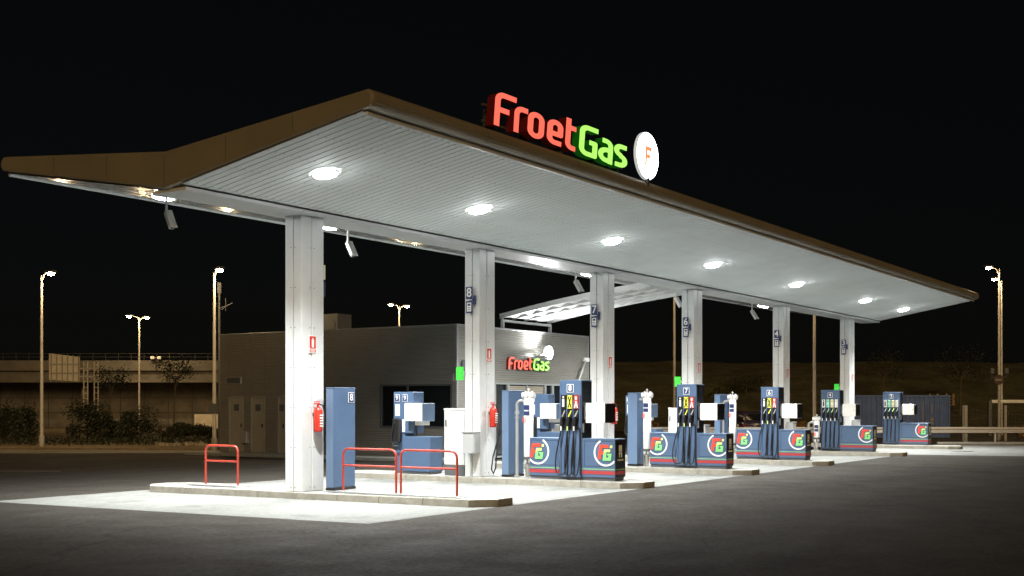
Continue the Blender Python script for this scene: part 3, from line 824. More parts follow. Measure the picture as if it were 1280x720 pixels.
K4 = [('white','i','dark','grey','white'), ('mint','-','dark','mint','white'), ('cream','-','dark','lyg','white'), ('white','-','grey','grey','white')]
fuel_pump('blue number 8 fuel pump with three hoses, largest and closest', 5.70, -2.50, .55, (-3.58,-1.43), '8', 3, K3, (1,-1), 1)
fuel_pump('blue number 7 fuel pump with three hoses', 11.70, -2.45, .56, (-3.54,-1.38), '7', 3, K3, (1,-1), 2)
fuel_pump('blue number 6 fuel pump with three hoses', 17.50, -2.445, .55, (-3.54,-1.37), '6', 3, K3, (1,-1), 3)
fuel_pump('blue number 4 fuel pump with four hoses and one emblem', 25.4, -1.63, .68, (-3.14,-1.28), '4', 4, K4, (1,), 4)
fuel_pump('blue number 3 fuel pump with four hoses, farthest along the row', 33.5, -1.47, .70, (-2.95,-1.11), '3', 4, K4, (1,), 5)

# slim blue cabinets by the columns
def slab(label, x, y0, y1, num, x1=None, hose=False):
    t = thing('tall_cabinet', label, 'pump cabinet', (x, (y0+y1)/2, .13), 0, 'tall slim blue pump cabinets')
    L = .64; w = (y1-y0)/2
    b_ = MB(); b_.box(0, L, -w, w, .05, 1.93, 0, .012); bd = b_.build('body', M['blue'], t)
    b_ = MB(); b_.box(-.012, L+.012, -w-.006, w+.006, 0, .05, 0, .004); b_.build('plinth', M['dark'], t)
    b_ = MB(); b_.box(-.004, L+.004, -w-.004, w+.004, 1.932, 1.95, 0, .004)
    b_.build('cap', M['blue_light'], t)
    b_ = MB(); b_.box(-.003,-.0005,-w+.004,w-.004,.055,1.925); b_.build('front_strip', M['blue_light'], t)
    if num:
        b_ = MB(); cx_ = L-.13; b_.box(cx_-.085,cx_+.085,-w-.008,-w-.001,1.66,1.86,0,.002); pl = b_.build('number_plate', M['white'], t)
        b_ = MB(); b_.box(cx_-.073,cx_+.073,-w-.011,-w-.0085,1.672,1.848); b_.build('plate_field', M['navy'], pl)
        b_ = MB(); b_.mesh(text_mesh(num, .19, .004), face_M((cx_, -w-.0135, 1.76), NY)); b_.build('numeral', M['white'], pl)
    if hose:
        pts = [(.1,w,1.5),(.06,w+.06,1.40),(.02,w+.10,1.0),(-.02,w+.13,.5),(-.03,w+.15,.20),(-.03,w+.21,.06),(-.02,w+.27,.16),(0,w+.24,.45),(.05,w+.12,.9),(.08,w,1.2)]
        b_ = MB(); b_.tube(pts, .016, 8); b_.build('hose', M['rubber'], t)
    return t
slab('tall blue number 8 cabinet behind the red barriers, beside the nearest column', .24, -.50, -.32, '8')
slab('tall blue cabinet beside the second column with a black hose loop', 5.75, -.84, -.66, '', hose=True)
slab('tall blue cabinet on the number 7 island behind the white vent cylinder', 11.75, -.98, -.70, '')
slab('tall blue cabinet mostly hidden behind the number 7 pump', 17.5, -.84, -.66, '')

# second pump type with a display head
def side_pump(label, x, num, nn=2):
    t = thing('display_pump', label, 'fuel pump', (x, 2.05, .13), 0, 'blue pumps with a display at the far side of the islands')
    b_ = MB(); b_.box(0,.50,-.76,-.0,.05,.875,0,.01); b_.build('cabinet', M['blue'], t)
    b_ = MB(); b_.box(.02,.48,-.74,.27,0,.05); b_.build('plinth', M['dark_grey'], t)
    b_ = MB(); b_.box(.02,.46,.002,.29,.05,.95,0,.01); b_.box(.0,.42,-.26,.33,.952,1.93,0,.012); tw = b_.build('tower', M['blue'], t)
    for k in range(nn):
        yy = .22-k*.24
        b_ = MB(); b_.box(-.008,-.001,yy-.075,yy+.075,1.70,1.87,0,.002); pl = b_.build('number_plate', M['white'], t)
        b_ = MB(); b_.box(-.012,-.0085,yy-.064,yy+.064,1.711,1.859); b_.build('plate_field', M['navy'], pl)
        b_ = MB(); b_.mesh(text_mesh(num, .15, .004), face_M((-.0145, yy, 1.785), NX)); b_.build('numeral', M['white'], pl)
    b_ = MB(); b_.box(-.006,-.001,.14,.27,1.36,1.64,0,.002); b_.build('fuel_label', M['white'], t)
    b_ = MB(); b_.box(-.10,-.001,.08,.31,.72,1.30,0,.03); b_.build('holster', M['dark'], t)
    b_ = MB(); b_.tube([(-.08,.20,1.25),(-.13,.24,1.15),(-.13,.30,.80),(-.11,.26,.66),(-.08,.14,.64)], .017, 8); b_.build('hose', M['rubber'], t)
    b_ = MB(); b_.box(-.16,.34,-.64,-.12,1.24,1.66,0,.01); dh = b_.build('display', M['white'], t)
    b_ = MB(); b_.box(-.15,.335,-.647,-.641,1.245,1.655,0,.002); b_.build('side_panel', M['blue_light'], dh)
    b_ = MB(); b_.cyl((-.172,-.56,1.44),(-.161,-.56,1.44),.013,n=8); b_.build('lock', M['dark'], dh)
    b_ = MB(); b_.box(.05,.30,-.52,-.28,1.14,1.238); b_.build('display_arm', M['white'], t)
    b_ = MB(); b_.tube([(.1,-.18,1.22),(.05,-.2,1.1),(.06,-.22,.90)], .02, 8); b_.tube([(.1,-.28,1.22),(.07,-.3,1.1),(.06,-.32,.90)], .02, 8); b_.build('spare_hose', M['dark'], t)
    b_ = MB(); b_.box(-.006,-.001,-.02,.06,.98,1.28); b_.build('price_card', M['white'], t)
    return t
side_pump('blue number 9 pump with white display head, behind the red barriers', 5.65, '9')
side_pump('blue display pump on the number 7 island, half hidden behind the white vent cylinder', 11.70, '10', 1)
side_pump('blue number 11 display pump in the gap left of the number 7 pump', 17.45, '11', 1)

# white gas cylinders with pipe
def vent(label, x, y, H):
    t = thing('vent_cylinder', label, 'vent pipe', (x, y, .13), 0, 'white vent cylinders with grey pipes')
    r = .105
    b_ = MB(); lathe(b_, [(.001,H-.17),(r,H-.17),(r,.34),(.08,.30),(.045,.26),(.045,0),(.001,0)], 20); bd = b_.build('cylinder', M['white'], t)
    b_ = MB()
    for k, (dx, dy) in enumerate(((.0,.15),(.0,-.15),(.12,0),(-.12,0))): b_.cyl((dx*.3,dy*.3,H-.10),(dx,dy,H-.10),.05,.045,n=12)
    b_.cyl((0,.13,H-.10),(0,.145,H-.10),.075,n=12); b_.cyl((0,-.145,H-.10),(0,-.13,H-.10),.075,n=12)
    b_.cyl((0,0,H-.18),(0,0,H-.03),.085,n=14); b_.cyl((0,0,H-.03),(0,0,H+.07),.016,n=8); b_.box(-.05,.05,-.012,.012,H+.03,H+.05); b_.cyl((0,.07,H-.08),(0,.07,H),.03,n=8); b_.cyl((0,-.09,H-.08),(0,-.09,H+.0),.03,n=8)
    b_.build('valve', M['white'], t)
    b_ = MB(); b_.box(-r-.008,-r+.06,-.075,.055,H-.42,H-.31,0,.002); b_.box(-r-.008,-r+.06,-.075,.055,H-.54,H-.45,0,.002); lb = b_.build('label', M['navy'], t)
    b_ = MB(); b_.box(-r-.006,-r+.03,.01,.085,H-.70,H-.58); b_.build('red_print', M['lred'], bd)
    b_ = MB(); b_.box(-r-.006,-r+.03,.018,.077,H-.685,H-.65); b_.box(-r-.008,-r+.03,.03,.045,H-.70,H-.58); b_.build('print_gap', M['white'], bd)
    b_ = MB(); b_.cyl((0,0,.40),(0,0,.46),r+.012,n=20); b_.cyl((-.08,-.02,.30),(-.08,-.02,.44),.03,n=8); b_.build('clamp', M['dark_grey'], t)
    q = .31
    pts = [(0,r*.6,H-.22),(0,q-.10,H-.22)]+[(0,q-.10+.10*math.sin(R(a)),H-.32+.10*math.cos(R(a))) for a in (20,45,70,90)]+[(0,q,.02)]
    b_ = MB(); b_.tube(pts, .036, 12); b_.cyl((0,q,H-.52),(0,q,H-.44),.052,n=12); b_.cyl((0,q,H-.62),(0,q,H-.57),.048,n=12); b_.cyl((0,q,0),(0,q,.03),.07,n=12); b_.build('pipe', M['grey'], t)
    b_ = MB(); b_.box(.10,.18,.10,.16,0,.75,0,.004); b_.build('stake', M['kerb'], t)
vent('white vent cylinder with grey elbow pipe left of the number 8 pump', 5.90, -1.28, 1.93)
vent('white vent cylinder with grey elbow pipe left of the number 7 pump', 11.9, -1.20, 1.98)
vent('white vent cylinder with grey elbow pipe left of the number 6 pump', 17.7, -1.17, 1.96)
vent('short white vent cylinder with elbow pipe left of the number 4 pump', 25.5, -1.10, 1.22)

# white service cabinets
def white_cab(label, x, y0, y1):
    t = thing('service_cabinet', label, 'cabinet', (x, (y0+y1)/2, .13), 0, 'pale service cabinets on the islands')
    w = (y1-y0)/2
    b_ = MB(); b_.box(0,.42,-w,w,.24,1.50,0,.008); b_.build('body', M['column'], t)
    b_ = MB(); b_.box(.006,.414,-w+.006,w-.006,0,.24); b_.build('plinth', M['dark_grey'], t)
    b_ = MB(); b_.box(-.012,.432,-w-.012,w+.012,1.501,1.54,0,.006); b_.build('top', M['column'], t)
    b_ = MB(); b_.box(-.006,-.001,-w+.03,w-.03,.28,1.46,0,.002); dr = b_.build('door', M['column'], t)
    b_ = MB(); b_.box(-.03,-.007,w-.07,w-.05,1.12,1.28,0,.003); b_.build('handle', M['dark'], dr)
white_cab('pale grey service cabinet left of the second column with dark plinth', 5.62, .29, .86)
white_cab('pale grey service cabinet just left of the number 7 pump tower', 17.3, .35, .80)
# price totem by column 3
t = thing('price_totem', 'blue headed price board with white panels beside the third column', 'price board', (11.55, .08, .13))
b_ = MB(); b_.box(0,.08,-.17,.17,.1,2.12,0,.006); b_.build('panel', M['blue_light'], t)
b_ = MB(); b_.mesh(text_mesh('0', .20, .004), face_M((-.006,0,1.98), NX)); b_.build('numeral', M['white'], t)
for z0, z1 in ((1.62,1.84),(1.48,1.57),(1.34,1.43),(1.20,1.29),(.98,1.12),(.70,.94),(.36,.64)):
    b_ = MB(); b_.box(-.008,-.001,-.15,.15,z0,z1,0,.002); b_.build('card', M['white'], t)
b_ = MB(); b_.box(.02,.06,-.14,.14,0,.1); b_.build('foot', M['grey'], t)

# ------------------------------------------------------------------ shop
BX, BY = 13.5, 6.17; BX1, BY1, BH = 21.72, 16.55, 4.22
shop = thing('shop_building', 'low grey shop with ribbed metal walls behind the pumps', 'building', (0,0,0))
def clad(mb, axis, c, u0, u1, z0, z1, sgn=-1, p=.075, d=.016):
    """Horizontal trapezoid ribs; axis 'x': wall plane x=c spanning y=u0..u1, ribs bulge towards sgn."""
    zs = []; z = z0
    while z < z1-1e-6:
        for a, h in ((0,0),(p*.55,0),(p*.68,d),(p*.87,d)):
            if z+a < z1: zs.append((z+a, h))
        z += p
    zs.append((z1, 0))
    vs = []
    for zz, h in zs:
        for u in (u0, u1): vs.append((c-sgn*h, u, zz) if axis == 'x' else (u, c-sgn*h, zz))
    mb.raw(vs, [(2*i, 2*i+1, 2*i+3, 2*i+2) for i in range(len(zs)-1)])
ops = [(6.36,9.23,1.03,2.41), (13.37,13.74,.02,2.05), (14.36,15.02,.02,2.05), (15.38,16.10,.02,2.05)]
mb = MB()
ys = sorted({BY, BY1}|{a for o in ops for a in o[:2]})
for a, b in zip(ys[:-1], ys[1:]):
    o_ = [o for o in ops if o[0] <= a+1e-6 and b <= o[1]+1e-6]
    if not o_: clad(mb, 'x', BX, a, b, .0, BH)
    else:
        z0, z1 = o_[0][2:]
        if z0 > .05: clad(mb, 'x', BX, a, b, 0, z0)
        clad(mb, 'x', BX, a, b, z1, BH)
clad(mb, 'y', BY, BX, BX1, 2.50, BH); clad(mb, 'y', BY, BX, 15.60, 0, 2.50); clad(mb, 'y', BY, 19.25, BX1, 0, 1.02)
wall = mb.build('wall', M['clad'], shop, normals=False)
mb = MB(); mb.box(BX+.12, BX1, BY+.12, BY1, 0, BH-.06); mb.build('core', M['roofdark'], shop)
mb = MB()
mb.box(BX-.02, BX+.30, BY-.02, BY1, BH, BH+.05, 0, .006); mb.box(BX+.301, BX1+.02, BY-.02, BY+.30, BH, BH+.05, 0, .006)
mb.box(BX-.022, BX+.05, BY-.022, BY+.05, .0, BH-.002, 0, .006); mb.box(BX1-.03, BX1+.02, BY-.02, BY+.12, 0, BH-.002, 0, .006)
mb.build('corner_trim', M['grey'], shop)
mb = MB(); mb.box(BX+.02,BX+.118,BY+.02,BY+.118,0,BH-.01); mb.build('post', M['roofdark'], shop)
# left-face window
y0, y1, z0, z1 = ops[0]
mb = MB()
mb.box(BX-.012,BX+.10,y0,y0+.05,z0,z1); mb.box(BX-.012,BX+.10,y1-.05,y1,z0,z1); mb.box(BX-.012,BX+.10,y0+.05,y1-.05,z1-.05,z1); mb.box(BX-.025,BX+.10,y0+.05,y1-.05,z0,z0+.05); mb.box(BX+.02,BX+.10,8.1,8.16,z0+.05,z1-.05)
fr = mb.build('window', M['dark_grey'], shop)
mb = MB(); mb.box(BX+.06,BX+.07,y0+.05,y1-.05,z0+.05,z1-.05); mb.build('pane', M['glass'], fr)
for (y0, y1, z0, z1) in ops[1:]:
    mb = MB(); mb.box(BX-.02,BX+.08,y0,y0+.045,z0,z1); mb.box(BX-.02,BX+.08,y1-.045,y1,z0,z1); mb.box(BX-.02,BX+.08,y0+.045,y1-.045,z1-.05,z1); mb.box(BX+.02,BX+.06,y0+.046,y1-.046,z0,z1-.052); dr = mb.build('door', M['door'], shop)
    mb = MB(); mb.box(BX-.03,BX+.02,y0+.10,y0+.13,.98,1.10,0,.004); mb.build('handle', M['dark'], dr)
    mb = MB(); mb.box(BX+.012,BX+.0195,(y0+y1)/2-.12,(y0+y1)/2+.12,1.55,1.78); mb.build('door_sign', M['dark_grey'], dr)
mb = MB(); mb.box(BX-.03,BX+.02,15.47,16.22,2.50,2.74,0,.006)
vt = mb.build('vent', M['grey'], shop)
mb = MB()
for k in range(5): mb.box(BX-.036,BX-.031,15.52,16.17,2.53+k*.04,2.553+k*.04)
mb.build('louvre', M['dark'], vt)
mb = MB(); mb.box(BX-.14,BX,15.10,15.36,.42,.82,0,.012); mb.build('meter_box', M['grey'], shop)
mb = MB(); mb.box(BX-.05,BX-.001,BY+.10,BY+.17,2.5,2.72); mb.build('conduit', M['grey'], shop)
# front glazing
bays = [(15.60,16.40),(16.40,18.72),(18.72,19.22),(19.22,21.68)]
for i, (a, b) in enumerate(bays):
    zb = .04 if i < 3 else 1.03
    mb = MB(); mb.box(a+.002,a+.06,BY-.01,BY+.09,zb,2.495); mb.box(b-.06,b-.002,BY-.01,BY+.09,zb,2.495); mb.box(a+.06,b-.06,BY-.01,BY+.09,2.43,2.495); mb.box(a+.06,b-.06,BY-.01,BY+.09,zb,zb+.06)
    fr = mb.build('window', M['grey'], shop)
    if i == 1:
        mb = MB()
        z = .12
        while z < 2.40: mb.box(a+.07,b-.07,BY+.035,BY+.05,z,z+.05); z += .06
        mb.build('blind', M['blind'], fr)
        mb = MB(); mb.box((a+b)/2-.03,(a+b)/2+.03,BY-.008,BY+.03,zb+.06,2.43); mb.build('mullion', M['grey'], fr)
    else:
        mb = MB(); mb.box(a+.06,b-.06,BY+.04,BY+.05,zb+.06,2.43); mb.build('pane', M['glass'], fr)
# intercom panel on the corner
mb = MB(); mb.box(13.72,14.02,BY-.06,BY-.001,2.75,3.15,0,.02); mb.build('loudspeaker', M['dark_grey'], shop)
# shop sign
sign_letters('shop_sign', 'smaller lit FroetGas letters on the shop wall', 'sign', (16.40, BY-.02, 2.93), .535, .68, .14)
disc_sign('shop_disc_sign', 'small round white lit disc above the shop letters', (18.82, BY-.001, 3.56), .24, .10)
# camera bracket with a slanting grey strut, right end of the wall
t = thing('wall_camera_bracket', 'grey camera bracket with a slanting arm on the right end of the shop wall', 'antenna', (21.25, BY-.02, 3.25))
b_ = MB(); b_.box(-.05,.32,-.12,0,.08,.22,0,.01); b_.build('bracket', M['white'], t)
b_ = MB(); b_.tube([(.05,-.10,.12),(-.25,-.14,-.25),(-.55,-.16,-.62)], .035, 8); b_.box(-.30,-.20,-.16,-.10,-.36,-.18); b_.build('arm', M['grey'], t)
# floodlight over the shop letters, washing the wall and the walkway roof
t = thing('wall_floodlight', 'small floodlight beside the lit disc washing the shop wall upwards', 'floodlight', (18.15, BY-.02, 3.42))
b_ = MB(); b_.box(-.02,.02,-.30,0,-.02,.02); b_.box(-.13,.13,-.36,-.18,-.06,.02,0,.01); b_.build('housing', M['grey'], t)
b_ = MB(); b_.cyl((0,-.27,.022),(0,-.27,.05),.11,.09,n=18); b_.build('lens', mat('flood_lens', (.9,.9,.9), .3, emit=((.96,.99,1.0), 60)), t)
sp = bpy.data.lights.new('flood', 'SPOT'); sp.energy = 420; sp.spot_size = R(150); sp.spot_blend = .5; sp.shadow_soft_size = .08; sp.color = (.97,.99,1)
lo = bpy.data.objects.new('flood', sp); C.objects.link(lo); lo.parent = t; lo.location = (0,-.27,.09); lo.rotation_euler = Vector((.35,.35,-.9)).to_track_quat('Z','Y').to_euler()
# rooftop unit and mast
t = thing('rooftop_unit', 'boxy air conditioning unit on the shop roof', 'rooftop unit', (17.6, 14.7, BH-.06))
b_ = MB(); b_.box(-.4,.4,-.42,.42,.12,1.0,0,.02); b_.box(-.35,-.28,-.4,.4,0,.12); b_.box(.28,.35,-.4,.4,0,.12); b_.build('casing', M['dark_grey'], t)
b_ = MB(); b_.cyl((-.415,0,.56),(-.402,0,.56),.30,n=20); b_.build('fan_grille', M['dark_grey'], t)
# curved walkway roof linking shop and canopy
t = thing('walkway_roof', 'curved white louvred walkway roof rising from the shop roof to the canopy', 'walkway roof', (16.4, 0, 0))
def zc(y):
    q = (6.47-y)/5.0; return 4.70+.95*q-.22*q*q
YS = [6.5-i*.24 for i in range(24)]
for k in range(5):
    x = k*.75; b_ = MB()
    vs = []; 
    for y in YS:
        z = zc(y); vs += [(x-.025,y,z-.09),(x+.025,y,z-.09),(x+.025,y,z+.07),(x-.025,y,z+.07)]
    n_ = len(YS)
    b_.raw(vs, [(4*i+a, 4*i+(a+1) % 4, 4*i+4+(a+1) % 4, 4*i+4+a) for i in range(n_-1) for a in range(4)]+[(0,1,2,3),(4*n_-1,4*n_-2,4*n_-3,4*n_-4)])
    b_.build('rib', M['walk'], t)
for j in range(9):
    y = 6.2-j*.58; b_ = MB(); z = zc(y)
    for k in range(4):
        b_.raw([(k*.75+.026,y+.16,zc(y+.16)-.07),(k*.75+.724,y+.16,zc(y+.16)-.07),(k*.75+.724,y-.16,zc(y-.16)+.03),(k*.75+.026,y-.16,zc(y-.16)+.03),
                (k*.75+.026,y+.16,zc(y+.16)-.05),(k*.75+.724,y+.16,zc(y+.16)-.05),(k*.75+.724,y-.16,zc(y-.16)+.05),(k*.75+.026,y-.16,zc(y-.16)+.05)],
               [(0,1,2,3),(7,6,5,4),(0,4,5,1),(1,5,6,2),(2,6,7,3),(3,7,4,0)])
    b_.build('louvre', M['walk'], t)
b_ = MB(); b_.box(-.05,3.05,6.36,6.44,4.50,4.58,0,.006)
for x in (0, 3.0): b_.box(x-.04,x+.04,6.35,6.45,4.27,4.50); b_.box(x-.03,x+.03,6.38,6.42,4.58,4.70)
b_.build('frame', M['walk'], t)
# kerb along the shop
mb = MB(); mb.box(BX-1.1, BX-.03, BY-1.0, BY1+.6, 0, .12, 0, .015); mb.box(BX-1.1, BX1+.5, BY-1.0, BY-.03, 0, .1195, 0, .015) if False else None
tag(mb.build('pavement', M['paving']), kind='structure')

# ------------------------------------------------------------------ street lamps
def lamp(label, base, H, heads, r=.075, arm=.7, parts=True, group='sodium street lamps around the site', lens=True):
    t = thing('street_lamp', label, 'street lamp', base, VIEW_RZ, group)
    b_ = MB(); b_.tube([(0,0,0),(0,0,.5),(0,0,.52),(0,0,H)], [r*1.5,r*1.5,r,r*.6], 12); b_.build('pole', M['pole'], t)
    for (dx, dz, dy) in heads:
        b_ = MB(); b_.tube([(0,0,H-.25+dz),(dx*.3,dy*.3,H+dz),(dx*.75,dy*.75,H+.08+dz)], .03, 8); b_.build('arm', M['pole'], t)
        v = Vector((dx, dy, 0)).normalized(); ang = math.atan2(v.y, v.x)
        b_ = MB(); b_.box(-.12,.42,-.12,.12,.0,.12,0,.04)
        q = Matrix.Translation((dx*.85, dy*.85, H+.04+dz)) @ Matrix.Rotation(ang, 4, 'Z'); b_.v = [tuple(q @ Vector(p)) for p in b_.v]; hd = b_.build('head', M['dark_grey'], t)
        b_ = MB(); lathe(b_, [(.105,0),(.10,-.05),(.06,-.085),(.001,-.095)], 14); b_.v = [(x*1.35+.16, y, z) for x, y, z in b_.v]; b_.v = [tuple(q @ Vector(p)) for p in b_.v]; b_.build('lens', M['sodium'], hd)
    return t
lamp('tall street lamp at far left in front of the bushes', gnd(52, 50), 7.05, [(.42,.02,-.25)])
lamp('street lamp with one head just left of the shop', gnd(268, 46), 6.75, [(.25,.0,-.35)])
lamp('distant double-headed street lamp in front of the overpass', gnd(174, 86), 7.95, [(-.55,.0,-.35),(.55,-.1,-.2)])
lamp('distant double-headed street lamp rising behind the shop roof', gnd(499, 86), 8.75, [(-.5,.0,-.35),(.5,-.1,-.2)], r=.06)
lamp('tall street lamp at far right beyond the guard rail', gnd(1249, 62), 8.65, [(-.62,.0,-.3)])
lamp('second street lamp at far right, half hidden by the taller one', gnd(1252, 72), 9.1, [(-.5,.0,-.3)])
lamp('lamp post with its head hidden by the canopy, left of the fourth column', gnd(843, 62), 9.3, [(-.6,0,-.2)], group='lamp posts rising behind the canopy')
lamp('lamp post with its head hidden by the canopy, between the fifth and sixth columns', gnd(1018, 58), 9.0, [(-.6,0,-.2)], r=.09, group='lamp posts rising behind the canopy')
# thin dark mast beside the lamp by the shop
t = thing('antenna_mast', 'thin dark mast with an antenna behind the shop lamp', 'antenna', gnd(274, 47.5), VIEW_RZ)
b_ = MB(); b_.cyl((0,0,0),(0,0,6.5),.05,.04,n=8); b_.build('mast', M['dark_grey'], t)
b_ = MB(); b_.cyl((0,0,5.5),(.5,0,5.7),.015,n=6); b_.cyl((.1,-.1,5.45),(.5,.1,5.75),.012,n=6); b_.cyl((.25,0,5.4),(.25,0,5.9),.012,n=6); b_.box(-.06,.08,-.06,.06,6.1,6.5); b_.build('antenna_array', M['dark_grey'], t)

# ------------------------------------------------------------------ overpass at left
def vbox(mb, u0, u1, D0, D1, z0, z1, m=0, b=0):
    """Box across the view between two directions, at distances D0..D1."""
    p = [gnd(u0, D0), gnd(u1, D0), gnd(u1, D1), gnd(u0, D1)]
    mb.prism([(q.x, q.y) for q in p], z0, z1, m)
ov = thing('overpass', 'long concrete road overpass across the left background', 'bridge', (0,0,0), kind='thing')
mb = MB(); vbox(mb, -500, 300, 90, 100, 3.45, 4.30); mb.build('deck', M['concrete_dark'], ov)
mb = MB(); vbox(mb, -500, 300, 89.7, 89.95, 4.30, 4.55); vbox(mb, -500, 300, 89.8, 90, 4.552, 5.05); mb.build('parapet', M['concrete_dark'], ov)
mb = MB(); vbox(mb, -500, 300, 88.9, 89.6, 3.42, 3.62); mb.build('girder', M['concrete_dark'], ov)
mb = MB()
for i in range(38): 
    u = -300+i*16; p = gnd(u, 89.85); mb.cyl((p.x,p.y,5.05),(p.x,p.y,5.55),.02,n=5)
for z in (5.3, 5.55):
    p, q = gnd(-500, 89.85), gnd(300, 89.85); mb.cyl((p.x,p.y,z),(q.x,q.y,z),.02,n=5)
mb.build('railing', M['fence'], ov)
mb = MB(); vbox(mb, -500, 300, 92.6, 93.6, 0, 3.45)
for i in range(26):
    u = -480+i*30; vbox(mb, u, u+.7, 92.53, 92.6, 0, 3.4, 1)
for z in (1.2, 2.3): vbox(mb, -500, 300, 92.54, 92.6, z, z+.03, 1)
mb.build('back_wall', [M['bridge_wall'], M['roofdark']], ov)
for u in (-130, 106):
    mb = MB(); vbox(mb, u-4, u+5, 90.6, 92.4, 0, 3.41); mb.build('pier', M['concrete_dark'], ov)
mb = MB()
p = [gnd(240, 96), gnd(290, 96)]
mb.prism([(gnd(243,90).x,gnd(243,90).y),(gnd(290,90).x,gnd(290,90).y),(gnd(290,90.6).x,gnd(290,90.6).y),(gnd(243,90.6).x,gnd(243,90.6).y)], 0, 1.1)
tag(mb.build('ramp_wall', M['signback']), 'low pale ramp wall under the overpass beside the shop', 'wall', kind='thing')
# gantry sign seen from behind
t = thing('road_sign_gantry', 'pale lattice road sign seen from behind on twin lattice posts', 'road sign', gnd(112, 76), VIEW_RZ)
k = 76/1530.0
b_ = MB()
b_.prism([(-2.5,3.35),(-.60,3.22),(-.60,4.75),(-2.5,4.98)], -.06, -.02, axis='y'); b_.build('panel', M['signback'], t)
b_ = MB()
for i in range(6): x = -2.35+i*.34; b_.box(x-.025,x+.025,-.16,-.062,3.22,4.95-.03*i)
for z in (3.75, 4.3): b_.box(-2.5,-.6,-.13,-.062,z-.04,z+.04)
b_.box(-.6,.5,-.10,-.02,3.5,3.58); b_.box(-.6,.5,-.10,-.02,4.0,4.08); b_.build('bracing', M['pole'], t)
for x in (-.35, .3):
    b_ = MB()
    for dx in (0, .24): b_.box(x+dx-.025,x+dx+.025,-.05,.05,0,4.45)
    for z in range(12): b_.box(x,x+.24,-.02,.02,.4+z*.35,.43+z*.35)
    b_.build('post', M['signback'], t)
t = thing('traffic_light', 'twin headed traffic light post on the overpass', 'traffic light', gnd(195, 89.4, 4.3), VIEW_RZ)
b_ = MB(); b_.cyl((0,0,0),(0,0,1.0),.035,n=8); b_.build('post', M['dark'], t)
for dx in (-.28, .22):
    b_ = MB(); b_.box(dx-.12,dx+.16,-.1,.1,.82,1.04,0,.03); b_.cyl((0,0,.93),(dx,0,.93),.02,n=6); b_.build('signal_head', M['white'], t)
t = thing('round_road_sign', 'dark back of a round road sign on the lamp post left of the shop', 'road sign', gnd(267, 45.85, 1.62), VIEW_RZ)
b_ = MB(); b_.cyl((0,-.05,0),(0,-.03,0),.20,n=20); b_.build('disc', M['dark_grey'], t)
b_ = MB(); b_.box(-.05,.05,-.029,.02,-.05,.05); b_.build('clamp', M['pole'], t)

# ------------------------------------------------------------------ plants
def leaves(mb, n, size, fn, m=0):
    for _ in range(n):
        p = fn()
        if p is None: continue
        a = Vector((random.gauss(0,1),random.gauss(0,1),random.gauss(0,1))).normalized(); b = a.orthogonal().normalized()
        c = a.cross(b); s = size*random.uniform(.6,1.5)
        mb.face([p-b*s, p+c*s*.45, p+b*s, p-c*s*.45], m)
def bush(label, base, w, h, d, n=1500, mname='leaf', size=.055, name='bush', group='dark bushes on the verge'):
    t = thing(name, label, 'bush', base, VIEW_RZ, group)
    bl = [(random.uniform(-.65,.65)*w/2, random.uniform(-.5,.5)*d/2, random.uniform(.25,.78)*h, random.uniform(.22,.42)) for _ in range(11)]
    def fn():
        x, y, z, r = random.choice(bl); v = Vector((random.gauss(0,1),random.gauss(0,1),random.gauss(0,1))).normalized()*random.random()**.4*r
        p = Vector((x+v.x*w*.75, y+v.y*d*.75, z+v.z*h*.75))
        return p if p.z > .02 else Vector((p.x,p.y,random.uniform(.02,.3)))
    b_ = MB(); leaves(b_, int(n*2.6), size, fn); b_.build('foliage', M[mname], t, normals=False)
    b_ = MB()
    for _ in range(9):
        x, y, z, r = random.choice(bl); b_.tube([(x*.2,y*.2,0),(x*.6,y*.6,z*.6),(x,y,z*1.15)], [.03,.02,.008], 5)
    b_.build('stem', M['bark'], t)
    return t
bush('wide dark bush at the far left edge', gnd(5, 55), 2.6, 1.95, 1.6)
bush('dark bush just left of the first lamp post', gnd(36, 56), 1.4, 1.9, 1.4, 900)
bush('tallest dark bush below the lattice road sign', gnd(108, 56), 2.4, 2.15, 1.8, 2000)
bush('rounded dark bush below the double headed lamp', gnd(172, 56), 2.1, 1.65, 1.6, 1500)
bush('low straggly bush filling the gap between two taller bushes', gnd(142, 57), 1.5, 1.1, 1.3, 800)
bush('low dark hedge plant right of the rounded bush', gnd(222, 58), 1.9, 1.0, 1.2, 1000)
bush('low dark hedge plant against the lamp post by the shop', gnd(253, 58), 1.7, .95, 1.2, 900)
def small_tree(label, base, H, cr, n, mname='leaf', group='thin trees', th=.05, lean=.1, name='young_tree'):
    t = thing(name, label, 'tree', base, VIEW_RZ, group)
    b_ = MB(); b_.tube([(0,0,0),(lean*.5,0,H*.45),(lean,.05,H*.8)], [th,th*.8,th*.5], 8)
    tips = []
    for k in range(9):
        a = k*2.4; e = Vector((lean+math.cos(a)*cr*.8, math.sin(a)*cr*.8, H*.8+random.uniform(.0,.28)*H)); tips.append(e)
        b_.tube([(lean,.05,H*.68+.012*k*H), ((lean+e.x)/2, e.y/2, (H*.76+e.z)/2+.1), e], [th*.45,th*.3,.008], 5)
    b_.build('trunk', M['bark'], t)
    def fn():
        c = random.choice(tips); return c+Vector((random.gauss(0,.3),random.gauss(0,.3),random.gauss(0,.24)))*cr
    b_ = MB(); leaves(b_, n*3, .06, fn); b_.build('crown', M[mname], t, normals=False)
    return t
small_tree('thin young tree in front of the overpass, right of the double headed lamp', gnd(217, 72), 4.1, .8, 420)
small_tree('thin pale young tree in front of the overpass, below the road sign', gnd(136, 70), 3.4, .8, 300)
small_tree('sparse tree on the embankment right of the container', gnd(1200, 92, .6), 4.6, 1.5, 600, th=.09, group='sparse trees on the embankment')
